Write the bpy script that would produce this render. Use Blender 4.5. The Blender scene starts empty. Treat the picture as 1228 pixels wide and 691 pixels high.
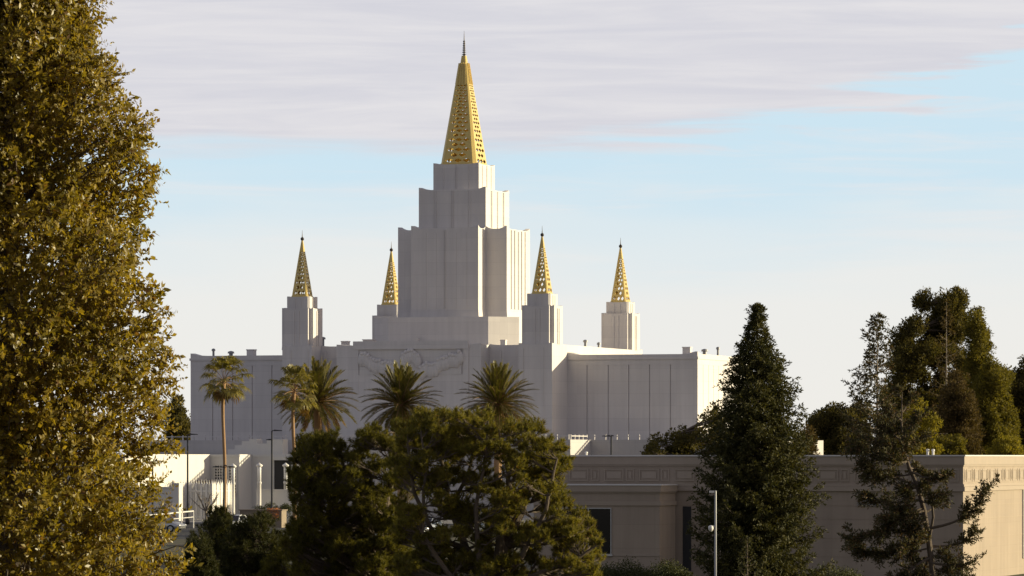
import bpy, math, random
import numpy as np
from mathutils import Vector, Matrix

R = math.radians
scene = bpy.context.scene
COL = scene.collection
random.seed(7)
rng = np.random.default_rng(7)

# ------------------------------------------------------------------ camera
F = 5426.0            # focal length in pixels of the 1228 px wide photograph
HZ = 549.0            # horizon row
CZ = 6.5              # eye height
cam_d = bpy.data.cameras.new('camera')
cam = bpy.data.objects.new('camera', cam_d)
COL.objects.link(cam)
cam.location = (0, 0, CZ)
cam.rotation_euler = (R(90), 0, 0)
cam_d.sensor_width = 36.0
cam_d.lens = 36.0 * F / 1228.0
cam_d.shift_y = (HZ - 345.5) / 1228.0
cam_d.clip_start = 1.0
cam_d.clip_end = 20000.0
scene.camera = cam

# ------------------------------------------------------------------ light
TH = R(19.05)                                  # heading of the temple grounds
SUN_AL, SUN_EL = R(25.5), R(8.8)               # behind the fronts, low
_a = SUN_AL - TH                               # angle from +X towards +Y
SUN_DIR = Vector((math.cos(_a) * math.cos(SUN_EL), math.sin(_a) * math.cos(SUN_EL), math.sin(SUN_EL)))
sd = bpy.data.lights.new('sun', 'SUN')
sd.energy = 5.0
sd.angle = R(0.5)
sd.color = (1.0, 0.885, 0.585)
so = bpy.data.objects.new('sun', sd)
COL.objects.link(so)
so.location = (200, 100, 120)
so.rotation_euler = SUN_DIR.to_track_quat('Z', 'Y').to_euler()

scene.view_settings.view_transform = 'Standard'
scene.view_settings.look = 'None'
scene.view_settings.exposure = 0.44
scene.view_settings.gamma = 1.0
scene.view_settings.use_curve_mapping = False
scene.render.film_transparent = False
scene.cycles.max_bounces = 6
scene.cycles.transparent_max_bounces = 6


class NT:
    """tiny helper for building node trees"""
    def __init__(self, tree):
        self.t = tree

    def n(self, typ, **kw):
        nd = self.t.nodes.new(typ)
        for k, v in kw.items():
            setattr(nd, k, v)
        return nd

    def sock(self, s, v):
        if isinstance(v, bpy.types.NodeSocket):
            self.t.links.new(v, s)
        elif isinstance(v, (tuple, list)) and len(v) == 3 and s.type == 'RGBA':
            s.default_value = (*v, 1)
        else:
            s.default_value = v

    def math(self, op, a, b=0.0, clamp=False):
        nd = self.n('ShaderNodeMath', operation=op)
        nd.use_clamp = clamp
        self.sock(nd.inputs[0], a)
        self.sock(nd.inputs[1], b)
        return nd.outputs[0]

    def step(self, x, lo, hi):
        nd = self.n('ShaderNodeMapRange', interpolation_type='SMOOTHSTEP')
        self.sock(nd.inputs['Value'], x)
        self.sock(nd.inputs['From Min'], lo)
        self.sock(nd.inputs['From Max'], hi)
        return nd.outputs[0]

    def mix(self, f, a, b, mode='MIX'):
        nd = self.n('ShaderNodeMix', data_type='RGBA', blend_type=mode)
        self.sock(nd.inputs[0], f)
        self.sock(nd.inputs[6], a)
        self.sock(nd.inputs[7], b)
        return nd.outputs[2]

    def noise(self, vec, scale, detail=3.0, rough=0.5, dist=0.0):
        nd = self.n('ShaderNodeTexNoise')
        if vec is not None:
            self.sock(nd.inputs['Vector'], vec)
        nd.inputs['Scale'].default_value = scale
        nd.inputs['Detail'].default_value = detail
        nd.inputs['Roughness'].default_value = rough
        nd.inputs['Distortion'].default_value = dist
        return nd.outputs[0]

    def comb(self, x, y, z):
        nd = self.n('ShaderNodeCombineXYZ')
        for i, v in enumerate((x, y, z)):
            self.sock(nd.inputs[i], v)
        return nd.outputs[0]


world = bpy.data.worlds.new('World')
scene.world = world
world.use_nodes = True
wt = NT(world.node_tree)
for nd in list(world.node_tree.nodes):
    world.node_tree.nodes.remove(nd)
SKY_STRENGTH = 0.12
tc = wt.n('ShaderNodeTexCoord')
sep = wt.n('ShaderNodeSeparateXYZ')
wt.t.links.new(tc.outputs['Generated'], sep.inputs[0])
dx, dy, dz = sep.outputs
sky = wt.n('ShaderNodeTexSky', sky_type='NISHITA')
sky.sun_disc = False
sky.sun_elevation = SUN_EL
sky.sun_rotation = math.atan2(SUN_DIR.x, SUN_DIR.y)
sky.air_density = 1.0
sky.dust_density = 1.6
sky.ozone_density = 1.0
K = 0.735 / SKY_STRENGTH
sc3 = lambda c: tuple(x * K for x in c)
n_w = wt.noise(wt.comb(wt.math('MULTIPLY', dx, 16), wt.math('MULTIPLY', dz, 210), dy), 1.0, 5, 0.6, 0.4)
n_f = wt.noise(wt.comb(wt.math('MULTIPLY', dx, 13), wt.math('MULTIPLY', dz, 190), 3.0), 1.0, 6, 0.62, 0.5)
n_b = wt.noise(wt.comb(wt.math('MULTIPLY', dx, 9), wt.math('MULTIPLY', dz, 60), 9.0), 1.0, 3, 0.5, 0.5)
axp = wt.math('MAXIMUM', dx, 0.0)
bnd = wt.math('ADD', 0.0680, wt.math('MULTIPLY', 1.55, wt.math('MULTIPLY', axp, axp)))
wob = wt.math('ADD', wt.math('MULTIPLY', wt.math('SUBTRACT', n_w, 0.5), wt.math('ADD', 0.012, wt.math('MULTIPLY', axp, 0.42))),
              wt.math('MULTIPLY', wt.math('SUBTRACT', n_b, 0.5), 0.008))
t_deck = wt.step(wt.math('ADD', wt.math('SUBTRACT', dz, bnd), wob), -0.0032, 0.0042)
t_haze = wt.step(wt.math('ADD', dz, wt.math('MULTIPLY', wt.math('SUBTRACT', n_b, 0.5), 0.03)), 0.070, 0.034)
wisp = wt.math('MULTIPLY', wt.step(n_w, 0.46, 0.74), 0.7)
blue = wt.mix(wisp, sc3((0.61, 0.785, 0.89)), sc3((0.78, 0.80, 0.83)))
cream = wt.mix(wt.step(dz, 0.0, 0.06), sc3((0.865, 0.845, 0.80)), sc3((0.835, 0.85, 0.835)))
low = wt.mix(t_haze, blue, cream)
deck = wt.mix(wt.step(n_f, 0.30, 0.75), sc3((0.665, 0.665, 0.725)), sc3((0.785, 0.77, 0.79)))
view = wt.mix(t_deck, low, deck)
side = wt.math('MULTIPLY', wt.step(dy, 0.35, 0.85), wt.step(dz, 0.34, 0.14))
skyc = wt.mix(0.5, sky.outputs[0], sc3((0.405, 0.34, 0.385)))     # thin high cloud over the rest of the sky
full = wt.mix(side, skyc, view)
bg = wt.n('ShaderNodeBackground')
wt.sock(bg.inputs['Color'], full)
bg.inputs['Strength'].default_value = SKY_STRENGTH
wo = wt.n('ShaderNodeOutputWorld')
wt.t.links.new(bg.outputs[0], wo.inputs[0])


# ------------------------------------------------------------------ materials
def mat(name, col, rough=0.8, metal=0.0, var=0.0, vscale=1.0, streak=0.0, bump=0.0, bscale=20.0, spec=0.3, col2=None, joints=0.0):
    m = bpy.data.materials.new(name)
    m.use_nodes = True
    t = NT(m.node_tree)
    p = m.node_tree.nodes['Principled BSDF']
    p.inputs['Roughness'].default_value = rough
    p.inputs['Metallic'].default_value = metal
    p.inputs['Specular IOR Level'].default_value = spec
    tcn = t.n('ShaderNodeTexCoord')
    c = col
    if var or streak or col2:
        nz = t.noise(tcn.outputs['Object'], vscale, 5, 0.6)
        if col2:
            c = t.mix(t.step(nz, 0.38, 0.62), col, col2)
        if var:
            v = t.math('ADD', 1 - var, t.math('MULTIPLY', nz, 2 * var))
            c = t.mix(1.0, c, t.comb(v, v, v), 'MULTIPLY')
        if streak:
            mp = t.n('ShaderNodeMapping')
            t.t.links.new(tcn.outputs['Object'], mp.inputs[0])
            mp.inputs['Scale'].default_value = (1.6, 1.6, 0.10)
            ns = t.noise(mp.outputs[0], 1.0, 5, 0.65)
            v = t.math('ADD', 1 - streak, t.math('MULTIPLY', ns, 2 * streak))
            c = t.mix(1.0, c, t.comb(v, v, v), 'MULTIPLY')
    if joints:
        for ax in ('XZ', 'YZ'):
            sp_ = t.n('ShaderNodeSeparateXYZ')
            t.t.links.new(tcn.outputs['Object'], sp_.inputs[0])
            bt = t.n('ShaderNodeTexBrick')
            t.sock(bt.inputs['Vector'], t.comb(sp_.outputs[0 if ax == 'XZ' else 1], sp_.outputs[2], 0.0))
            for k_, v_ in (('Scale', 1.0), ('Brick Width', 1.9), ('Row Height', 1.35), ('Mortar Size', .018), ('Bias', 0.0)):
                bt.inputs[k_].default_value = v_
            bt.offset = 0.0
            j = joints
            bt.inputs['Color1'].default_value = (1 - j, 1 - j, 1 - j * .9, 1)
            bt.inputs['Color2'].default_value = (1 + j * .3, 1 + j * .3, 1 + j * .2, 1)
            bt.inputs['Mortar'].default_value = (1 - 2.2 * j, 1 - 2.2 * j, 1 - 2.2 * j, 1)
            c = t.mix(1.0, c, bt.outputs[0], 'MULTIPLY')
    t.sock(p.inputs['Base Color'], c)
    if bump:
        nb = t.noise(tcn.outputs['Object'], bscale, 4, 0.6)
        b = t.n('ShaderNodeBump')
        b.inputs['Strength'].default_value = bump
        b.inputs['Distance'].default_value = 0.05
        t.t.links.new(nb, b.inputs['Height'])
        t.t.links.new(b.outputs[0], p.inputs['Normal'])
    return m


def leafmat(name, c_dark, c_light, trans=0.3, rough=0.55, spec=0.35, dead=None, dead_f=0.05, tint=(1.15, 1.1, 0.45)):
    """every leaf is an island with its own tint"""
    m = bpy.data.materials.new(name)
    m.use_nodes = True
    t = NT(m.node_tree)
    p = m.node_tree.nodes['Principled BSDF']
    out = m.node_tree.nodes['Material Output']
    geo = t.n('ShaderNodeNewGeometry')
    rnd = geo.outputs['Random Per Island']
    tcn = t.n('ShaderNodeTexCoord')
    nz = t.noise(tcn.outputs['Object'], 0.9, 3, 0.6)
    c = t.mix(t.math('ADD', t.math('MULTIPLY', rnd, 0.65), t.math('MULTIPLY', t.step(nz, 0.35, 0.65), 0.35)), c_dark, c_light)
    if dead:
        r2 = t.math('FRACT', t.math('MULTIPLY', rnd, 37.7))
        c = t.mix(t.math('LESS_THAN', r2, dead_f), c, dead)
    t.sock(p.inputs['Base Color'], c)
    p.inputs['Roughness'].default_value = rough
    p.inputs['Specular IOR Level'].default_value = spec
    tr = t.n('ShaderNodeBsdfTranslucent')
    t.sock(tr.inputs[0], t.mix(1.0, c, tint, 'MULTIPLY'))
    mx = t.n('ShaderNodeMixShader')
    mx.inputs[0].default_value = trans
    t.t.links.new(p.outputs[0], mx.inputs[1])
    t.t.links.new(tr.outputs[0], mx.inputs[2])
    t.t.links.new(mx.outputs[0], out.inputs[0])
    return m


M = {}
M['granite'] = mat('white_granite', (0.63, 0.60, 0.59), 0.75, var=0.07, vscale=0.25, streak=0.13, joints=0.035, bump=0.05, bscale=3)
M['granite_dark'] = mat('grey_stone', (0.50, 0.475, 0.465), 0.8, var=0.08, vscale=0.5, streak=0.12, joints=0.03)
M['gold'] = mat('gold_leaf', (0.62, 0.46, 0.15), 0.36, metal=0.2, var=0.10, vscale=2.0, spec=0.5)
M['bronze'] = mat('dark_bronze', (0.06, 0.05, 0.045), 0.45, metal=0.6)
M['stucco'] = mat('white_stucco', (0.62, 0.60, 0.57), 0.85, var=0.05, vscale=0.6, streak=0.06)
M['tan'] = mat('tan_concrete', (0.345, 0.282, 0.225), 0.85, var=0.10, vscale=0.5, streak=0.20, bump=0.1, bscale=8, joints=0.03)
M['tan_trim'] = mat('tan_trim', (0.345, 0.285, 0.23), 0.8, var=0.06, vscale=0.8, streak=0.08)
M['cap'] = mat('sunlit_coping', (0.62, 0.60, 0.58), 0.5, var=0.05, vscale=1)  # sunlit roof and ledge edges put into a pale colour
M['glass'] = mat('dark_window_glass', (0.010, 0.010, 0.012), 0.06, spec=0.5)
M['frame'] = mat('aluminium_frame', (0.45, 0.45, 0.46), 0.4, metal=0.6)
M['dark'] = mat('doorway_shade', (0.03, 0.03, 0.032), 0.55)  # even dark colour painting the shade inside the doorways
M['post'] = mat('dark_green_grey_post_paint', (0.045, 0.045, 0.045), 0.5, var=0.1, vscale=2)
M['steel'] = mat('galvanised_steel', (0.26, 0.26, 0.27), 0.5, metal=0.4, var=0.08, vscale=3)
M['white'] = mat('white_paint', (0.72, 0.70, 0.67), 0.5, var=0.03, vscale=3)
M['lamp_glass'] = mat('frosted_lamp_glass', (0.78, 0.78, 0.78), 0.25, spec=0.5)
M['asphalt'] = mat('asphalt', (0.05, 0.05, 0.052), 0.9, var=0.25, vscale=0.3, bump=0.3, bscale=30)
M['paving'] = mat('grey_paving', (0.27, 0.26, 0.25), 0.85, var=0.12, vscale=0.6)
M['ground'] = mat('dry_grass_ground', (0.06, 0.065, 0.03), 0.95, var=0.3, vscale=0.15, col2=(0.10, 0.085, 0.05))
M['mulch'] = mat('dark_mulch', (0.035, 0.028, 0.02), 0.95, var=0.3, vscale=2)
M['line'] = mat('white_road_paint', (0.7, 0.7, 0.68), 0.7, var=0.08, vscale=2)
M['planter'] = mat('sand_planter_stone', (0.25, 0.20, 0.15), 0.85, var=0.1, vscale=1.5)
M['orange'] = mat('orange_flower_petals', (0.55, 0.20, 0.05), 0.7, var=0.2, vscale=6)
M['bark'] = mat('grey_brown_bark', (0.11, 0.085, 0.065), 0.9, var=0.3, vscale=5, bump=0.6, bscale=12)
M['bark_red'] = mat('reddish_bark', (0.15, 0.085, 0.055), 0.9, var=0.3, vscale=5, bump=0.6, bscale=12)
M['bark_pale'] = mat('pale_bark', (0.26, 0.22, 0.18), 0.9, var=0.25, vscale=4, bump=0.4, bscale=12)
M['palm_trunk'] = mat('palm_trunk_bark', (0.34, 0.21, 0.11), 0.9, var=0.25, vscale=6, bump=0.6, bscale=14)
M['silver'] = mat('silver_car_paint', (0.45, 0.46, 0.48), 0.25, metal=0.6, spec=0.5)
M['whitecar'] = mat('white_car_paint', (0.74, 0.74, 0.73), 0.25, spec=0.5)
M['darkcar'] = mat('charcoal_car_paint', (0.05, 0.055, 0.065), 0.25, spec=0.5)
M['redcar'] = mat('dark_red_car_paint', (0.22, 0.03, 0.03), 0.25, spec=0.5)
M['tyre'] = mat('tyre_rubber', (0.015, 0.015, 0.015), 0.85)
M['rim'] = mat('alloy_rim', (0.45, 0.45, 0.46), 0.35, metal=0.8)
M['tail'] = mat('red_lamp_plastic', (0.35, 0.02, 0.015), 0.25, spec=0.5)
M['head'] = mat('clear_lamp_plastic', (0.7, 0.7, 0.7), 0.15, spec=0.5)

L = {}
L['broad'] = leafmat('glossy_olive_leaves', (0.115, 0.100, 0.015), (0.34, 0.242, 0.034), 0.5, 0.40, 0.5, dead=(0.16, 0.09, 0.03), dead_f=0.05)
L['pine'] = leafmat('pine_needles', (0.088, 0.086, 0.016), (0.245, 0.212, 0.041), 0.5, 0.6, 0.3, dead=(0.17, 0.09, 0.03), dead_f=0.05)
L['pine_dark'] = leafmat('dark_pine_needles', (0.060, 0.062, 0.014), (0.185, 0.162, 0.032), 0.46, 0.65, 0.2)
L['low'] = leafmat('shaded_low_pine_needles', (0.022, 0.028, 0.010), (0.075, 0.072, 0.020), 0.28, 0.65, 0.2)  # needles darkened in colour to paint the shade over the low pines
L['spruce'] = leafmat('spruce_needles', (0.024, 0.030, 0.012), (0.10, 0.090, 0.028), 0.25, 0.65, 0.2)
L['cedar'] = leafmat('cedar_needles', (0.034, 0.036, 0.018), (0.095, 0.082, 0.036), 0.25, 0.65, 0.2, dead=(0.12, 0.075, 0.04), dead_f=0.18)
L['far_dark'] = leafmat('dark_far_foliage', (0.052, 0.050, 0.019), (0.15, 0.122, 0.038), 0.4, 0.7, 0.15)
L['far_olive'] = leafmat('olive_far_foliage', (0.085, 0.080, 0.016), (0.20, 0.165, 0.032), 0.42, 0.7, 0.15)
L['far_yellow'] = leafmat('yellow_green_foliage', (0.15, 0.135, 0.02), (0.28, 0.23, 0.038), 0.45, 0.7, 0.15)
L['far_brown'] = leafmat('reddish_brown_foliage', (0.055, 0.042, 0.020), (0.125, 0.088, 0.038), 0.3, 0.75, 0.1)
L['palm'] = leafmat('palm_leaflets', (0.085, 0.088, 0.022), (0.25, 0.21, 0.055), 0.42, 0.45, 0.45)
L['fan'] = leafmat('fan_palm_leaves', (0.12, 0.115, 0.028), (0.33, 0.27, 0.07), 0.45, 0.42, 0.45)
L['palm_dead'] = leafmat('dry_palm_leaves', (0.12, 0.075, 0.03), (0.28, 0.17, 0.06), 0.25, 0.8, 0.1)
L['hedge'] = leafmat('hedge_leaves', (0.030, 0.038, 0.012), (0.080, 0.085, 0.026), 0.25, 0.6, 0.25)
L['hedge_rust'] = leafmat('rusty_shrub_leaves', (0.09, 0.06, 0.022), (0.20, 0.125, 0.04), 0.28, 0.7, 0.15)
L['twig'] = leafmat('pale_bare_twigs', (0.20, 0.15, 0.09), (0.34, 0.26, 0.15), 0.05, 0.85, 0.1)


# ------------------------------------------------------------------ helpers
def at(px, py, Y):
    """world point seen at photograph pixel (px, py) at distance Y"""
    return Vector(((px - 614.0) * Y / F, Y, CZ + (HZ - py) * Y / F))


class MB:
    def __init__(self):
        self.v, self.f = [], []

    def add(self, vs, fs):
        o = len(self.v)
        self.v += [tuple(p) for p in vs]
        self.f += [tuple(i + o for i in f) for f in fs]

    def box(self, x0, x1, y0, y1, z0, z1, bev=0.0):
        if x1 < x0: x0, x1 = x1, x0
        if y1 < y0: y0, y1 = y1, y0
        vs = [(x, y, z) for z in (z0, z1) for y in (y0, y1) for x in (x0, x1)]
        self.add(vs, [(0, 2, 3, 1), (4, 5, 7, 6), (0, 1, 5, 4), (2, 6, 7, 3), (0, 4, 6, 2), (1, 3, 7, 5)])

    def prism(self, pts, z0, z1, closed=True):
        n = len(pts)
        vs = [(x, y, z0) for x, y in pts] + [(x, y, z1) for x, y in pts]
        fs = [(i, (i + 1) % n, n + (i + 1) % n, n + i) for i in range(n)]
        fs += [tuple(range(n))[::-1], tuple(range(n, 2 * n))]
        self.add(vs, fs)

    def tube(self, pts, rad, n=6, cap=True):
        pts = [Vector(p) for p in pts]
        if not hasattr(rad, '__len__'):
            rad = [rad] * len(pts)
        vs, fs = [], []
        for i, p in enumerate(pts):
            d = (pts[min(i + 1, len(pts) - 1)] - pts[max(i - 1, 0)])
            if d.length < 1e-9: d = Vector((0, 0, 1))
            d.normalize()
            a = d.orthogonal() if i == 0 else (prev - d * prev.dot(d))
            if a.length < 1e-6: a = d.orthogonal()
            a.normalize()
            prev = a
            b = d.cross(a)
            for k in range(n):
                t = 2 * math.pi * k / n
                vs.append(p + (a * math.cos(t) + b * math.sin(t)) * rad[i])
        for i in range(len(pts) - 1):
            for k in range(n):
                fs.append((i * n + k, i * n + (k + 1) % n, (i + 1) * n + (k + 1) % n, (i + 1) * n + k))
        if cap:
            fs.append(tuple(range(n))[::-1])
            fs.append(tuple(range((len(pts) - 1) * n, len(pts) * n)))
        self.add(vs, fs)

    def lathe(self, prof, c=(0, 0), n=16):
        vs, fs = [], []
        for r, z in prof:
            for k in range(n):
                t = 2 * math.pi * k / n
                vs.append((c[0] + r * math.cos(t), c[1] + r * math.sin(t), z))
        m = len(prof)
        for i in range(m - 1):
            for k in range(n):
                fs.append((i * n + k, i * n + (k + 1) % n, (i + 1) * n + (k + 1) % n, (i + 1) * n + k))
        fs.append(tuple(range(n))[::-1])
        fs.append(tuple(range((m - 1) * n, m * n)))
        self.add(vs, fs)

    def blob(self, c, r, n=8, m=6):
        vs, fs = [], []
        for i in range(m + 1):
            ph = math.pi * i / m
            for k in range(n):
                t = 2 * math.pi * k / n
                vs.append((c[0] + r[0] * math.sin(ph) * math.cos(t), c[1] + r[1] * math.sin(ph) * math.sin(t), c[2] + r[2] * math.cos(ph)))
        for i in range(m):
            for k in range(n):
                fs.append((i * n + k, i * n + (k + 1) % n, (i + 1) * n + (k + 1) % n, (i + 1) * n + k))
        self.add(vs, fs)

    def build(self, name, material, parent=None, smooth=False):
        me = bpy.data.meshes.new(name)
        me.from_pydata(self.v, [], self.f)
        if smooth:
            me.polygons.foreach_set('use_smooth', [True] * len(me.polygons))
        me.materials.append(material)
        me.update()
        o = bpy.data.objects.new(name, me)
        COL.objects.link(o)
        if parent: o.parent = parent
        return o


def npmesh(name, V, T, material, parent=None):
    """mesh of triangles from numpy arrays"""
    me = bpy.data.meshes.new(name)
    me.vertices.add(len(V))
    me.vertices.foreach_set('co', np.ascontiguousarray(V, dtype=np.float32).ravel())
    nt = len(T)
    me.loops.add(nt * 3)
    me.loops.foreach_set('vertex_index', np.ascontiguousarray(T, dtype=np.int32).ravel())
    me.polygons.add(nt)
    me.polygons.foreach_set('loop_start', np.arange(0, nt * 3, 3, dtype=np.int32))
    me.polygons.foreach_set('loop_total', np.full(nt, 3, dtype=np.int32))
    me.materials.append(material)
    me.update(calc_edges=True)
    o = bpy.data.objects.new(name, me)
    COL.objects.link(o)
    if parent: o.parent = parent
    return o


def tag(o, label=None, cat=None, group=None, kind=None):
    if label: o['label'] = label
    if cat: o['category'] = cat
    if group: o['group'] = group
    if kind: o['kind'] = kind
    return o


def thing(name, label, cat, loc=(0, 0, 0), rotz=0.0, group=None):
    o = bpy.data.objects.new(name, None)
    o.empty_display_size = 0.5
    COL.objects.link(o)
    o.location = loc
    o.rotation_euler = (0, 0, rotz)
    return tag(o, label, cat, group)


def dup(root, loc, rotz=0.0, label=None, group=None, swap=None):
    def cp(o, par):
        c = o.copy()
        COL.objects.link(c)
        c.parent = par
        if swap and c.type == 'MESH' and c.data.materials and c.data.materials[0] in swap:
            c.data = c.data.copy()
            c.data.materials[0] = swap[c.data.materials[0]]
        for ch in list(o.children):
            cp(ch, c)
        return c
    r = cp(root, None)
    r.location = loc
    r.rotation_euler = (0, 0, rotz)
    if label: r['label'] = label
    if group: r['group'] = group
    return r


class Frame:
    """a building grid: u along the front, v into depth"""
    def __init__(self, ox, oy, th):
        self.ox, self.oy, self.th = ox, oy, th
        self.c, self.s = math.cos(th), math.sin(th)

    def Y(self, u, v): return self.oy - u * self.s + v * self.c
    def X(self, u, v): return self.ox + u * self.c + v * self.s

    def u(self, px, v):
        k = (px - 614.0) / F
        return (k * (self.oy + v * self.c) - self.ox - v * self.s) / (self.c + k * self.s)

    def v(self, px, u):
        k = (px - 614.0) / F
        return (k * (self.oy - u * self.s) - self.ox - u * self.c) / (self.s - k * self.c)

    def z(self, py, u, v): return CZ + (HZ - py) * self.Y(u, v) / F
    def w(self, u, v, z=0.0): return Vector((self.X(u, v), self.Y(u, v), z))


def norm(a): return a / np.maximum(np.linalg.norm(a, axis=-1, keepdims=True), 1e-9)


def rand_unit(n):
    return norm(rng.normal(size=(n, 3)))


def leaves(P, D, N, Ln, Wd, fold=0.25, mid=0.45):
    """diamond leaves: base P, direction D, up normal N, arrays of length and width"""
    n = len(P)
    Ln = np.broadcast_to(np.asarray(Ln, float).reshape(-1, 1), (n, 1))
    Wd = np.broadcast_to(np.asarray(Wd, float).reshape(-1, 1), (n, 1))
    D = norm(D)
    S = norm(np.cross(D, N))
    Nn = np.cross(S, D)
    b = P
    t = P + D * Ln
    l = P + D * Ln * mid + S * Wd * 0.5 + Nn * Wd * fold
    r = P + D * Ln * mid - S * Wd * 0.5 + Nn * Wd * fold
    V = np.stack([b, l, t, r], 1).reshape(-1, 3)
    i = np.arange(n)[:, None] * 4
    T = np.concatenate([i + np.array([[0, 2, 1]]), i + np.array([[0, 3, 2]])], 1).reshape(-1, 3)
    return V, T


def strips(P, D, Ln, Wd):
    """needles: thin triangles"""
    n = len(P)
    Ln = np.broadcast_to(np.asarray(Ln, float).reshape(-1, 1), (n, 1))
    D = norm(D)
    S = norm(np.cross(D, rand_unit(n))) * Wd * 0.5
    V = np.stack([P - S, P + S, P + D * Ln], 1).reshape(-1, 3)
    T = np.arange(n * 3).reshape(-1, 3)
    return V, T


class Soup:
    def __init__(self): self.V, self.T, self.n = [], [], 0

    def add(self, VT):
        V, T = VT
        self.V.append(V); self.T.append(T + self.n); self.n += len(V)

    def build(self, name, material, parent):
        return npmesh(name, np.concatenate(self.V), np.concatenate(self.T), material, parent)


def curve(p0, p1, n=5, sag=0.0, wob=0.0):
    p0, p1 = Vector(p0), Vector(p1)
    d = (p1 - p0).length
    out = []
    for i in range(n + 1):
        t = i / n
        p = p0.lerp(p1, t)
        p.z += sag * d * 4 * t * (1 - t)
        if 0 < i < n and wob:
            p += Vector(rand_unit(1)[0]) * wob * d
        out.append(p)
    return out


# ------------------------------------------------------------------ the setting
def sheet(name, pts, z, material):
    mb = MB()
    mb.add([(x, y, z) for x, y in pts], [tuple(range(len(pts)))])
    return tag(mb.build(name, material), kind='structure')


mb = MB()                                              # one sheet; the near part lies a little lower than the temple grounds
_rows = [(-200, -.45), (318, -.45), (326, -.36), (338, -.09), (346, 0.0), (9000, 0.0)]
mb.add([(x, y, z) for y, z in _rows for x in (-6000, 6000)], [(2 * i, 2 * i + 1, 2 * i + 3, 2 * i + 2) for i in range(len(_rows) - 1)])
tag(mb.build('ground', M['ground']), kind='structure')
T = Frame(-5.424, 512.6, TH)
lot = [T.w(u, v) for u, v in ((-75, -150), (30, -150), (30, -72), (-75, -72))]
sheet('parking_lot', [(p.x, p.y) for p in lot], 0.004, M['asphalt'])
pv = [T.w(u, v) for u, v in ((-75, -71.7), (30, -71.7), (30, -30), (-75, -30))]
mb = MB()
mb.prism([(p.x, p.y) for p in pv], -0.2, 0.13)
tag(mb.build('forecourt_pavement', M['paving']), kind='structure')
mb = MB()
for k in range(26):
    u = -70 + k * 2.7
    for v in (-88, -112):
        q = [T.w(a, b) for a, b in ((u, v), (u + .1, v), (u + .1, v + 5), (u, v + 5))]
        mb.add([(p.x, p.y, 0.008) for p in q], [(0, 1, 2, 3)])
tag(mb.build('parking_marking', M['line']), kind='structure')


# ------------------------------------------------------------------ temple
temple = thing('temple', 'white granite temple with stepped central tower, gold lattice spires and long flat wings',
               'temple', (T.ox, T.oy, 0), -TH)


def inset(pts, d):
    n = len(pts)
    out = []
    for i in range(n):
        p0, p1, p2 = Vector(pts[i - 1]), Vector(pts[i]), Vector(pts[(i + 1) % n])
        e1, e2 = (p1 - p0).normalized(), (p2 - p1).normalized()
        n1, n2 = Vector((-e1.y, e1.x)), Vector((-e2.y, e2.x))
        m = (n1 + n2)
        out.append(p1 + m * (d / max(1e-6, 1 + n1.dot(n2))))
    return out


def tier(mb, pts, z0, z1, rise=0.35, th=0.35, flare=0.0, fl_h=1.0):
    """storey with a parapet swept up at its corners; pts counter-clockwise"""
    n = len(pts)
    inn = inset(pts, th)
    outb = inset(pts, -flare) if flare else pts
    N = 14
    O_, I_ = [], []
    for i in range(n):
        a, b = Vector(pts[i]), Vector(pts[(i + 1) % n])
        c, d = inn[i], inn[(i + 1) % n]
        ba, bb = Vector(outb[i]), Vector(outb[(i + 1) % n])
        ln = (b - a).length
        for k in range(N):
            t = k / N
            e = min(t, 1 - t) * ln
            dz = rise * max(0.0, 1 - e / min(1.6, ln * .42)) ** 2.2
            O_.append((a.lerp(b, t), ba.lerp(bb, t), z1 + dz))
            I_.append(c.lerp(d, t))
    m = len(O_)
    vs, fs = [], []
    for (p, q, z), i_ in zip(O_, I_):
        vs += [(q.x, q.y, z0), (p.x * .999 + q.x * .001, p.y * .999 + q.y * .001, z0 + fl_h), (p.x, p.y, z), (i_.x, i_.y, z), (i_.x, i_.y, z1 - .25)]
    for i in range(m):
        j = (i + 1) % m
        for k in range(4):
            fs.append((i * 5 + k, j * 5 + k, j * 5 + k + 1, i * 5 + k + 1))
    fs.append(tuple(i * 5 + 4 for i in range(m)))
    mb.add(vs, fs)


def sq(h, c=0.0):
    if not c: return [(-h, -h), (h, -h), (h, h), (-h, h)]
    return [(-h + c, -h), (h - c, -h), (h, -h + c), (h, h - c), (h - c, h), (-h + c, h), (-h, h - c), (-h, -h + c)]


def cross(w, r):
    return [(-w, -r), (w, -r), (w, -w), (r, -w), (r, w), (w, w), (w, r), (-w, r), (-w, w), (-r, w), (-r, -w), (-w, -w)]


def ribs(mb, h, z0, z1, offs, wd=0.16, d=0.07):
    """raised fillets on the four sides of a square stage"""
    for o in offs:
        for s in (-1, 1):
            mb.box(o - wd / 2, o + wd / 2, s * (h + .001), s * (h + d), z0, z1)
            mb.box(s * (h + .001), s * (h + d), o - wd / 2, o + wd / 2, z0, z1)


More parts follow.
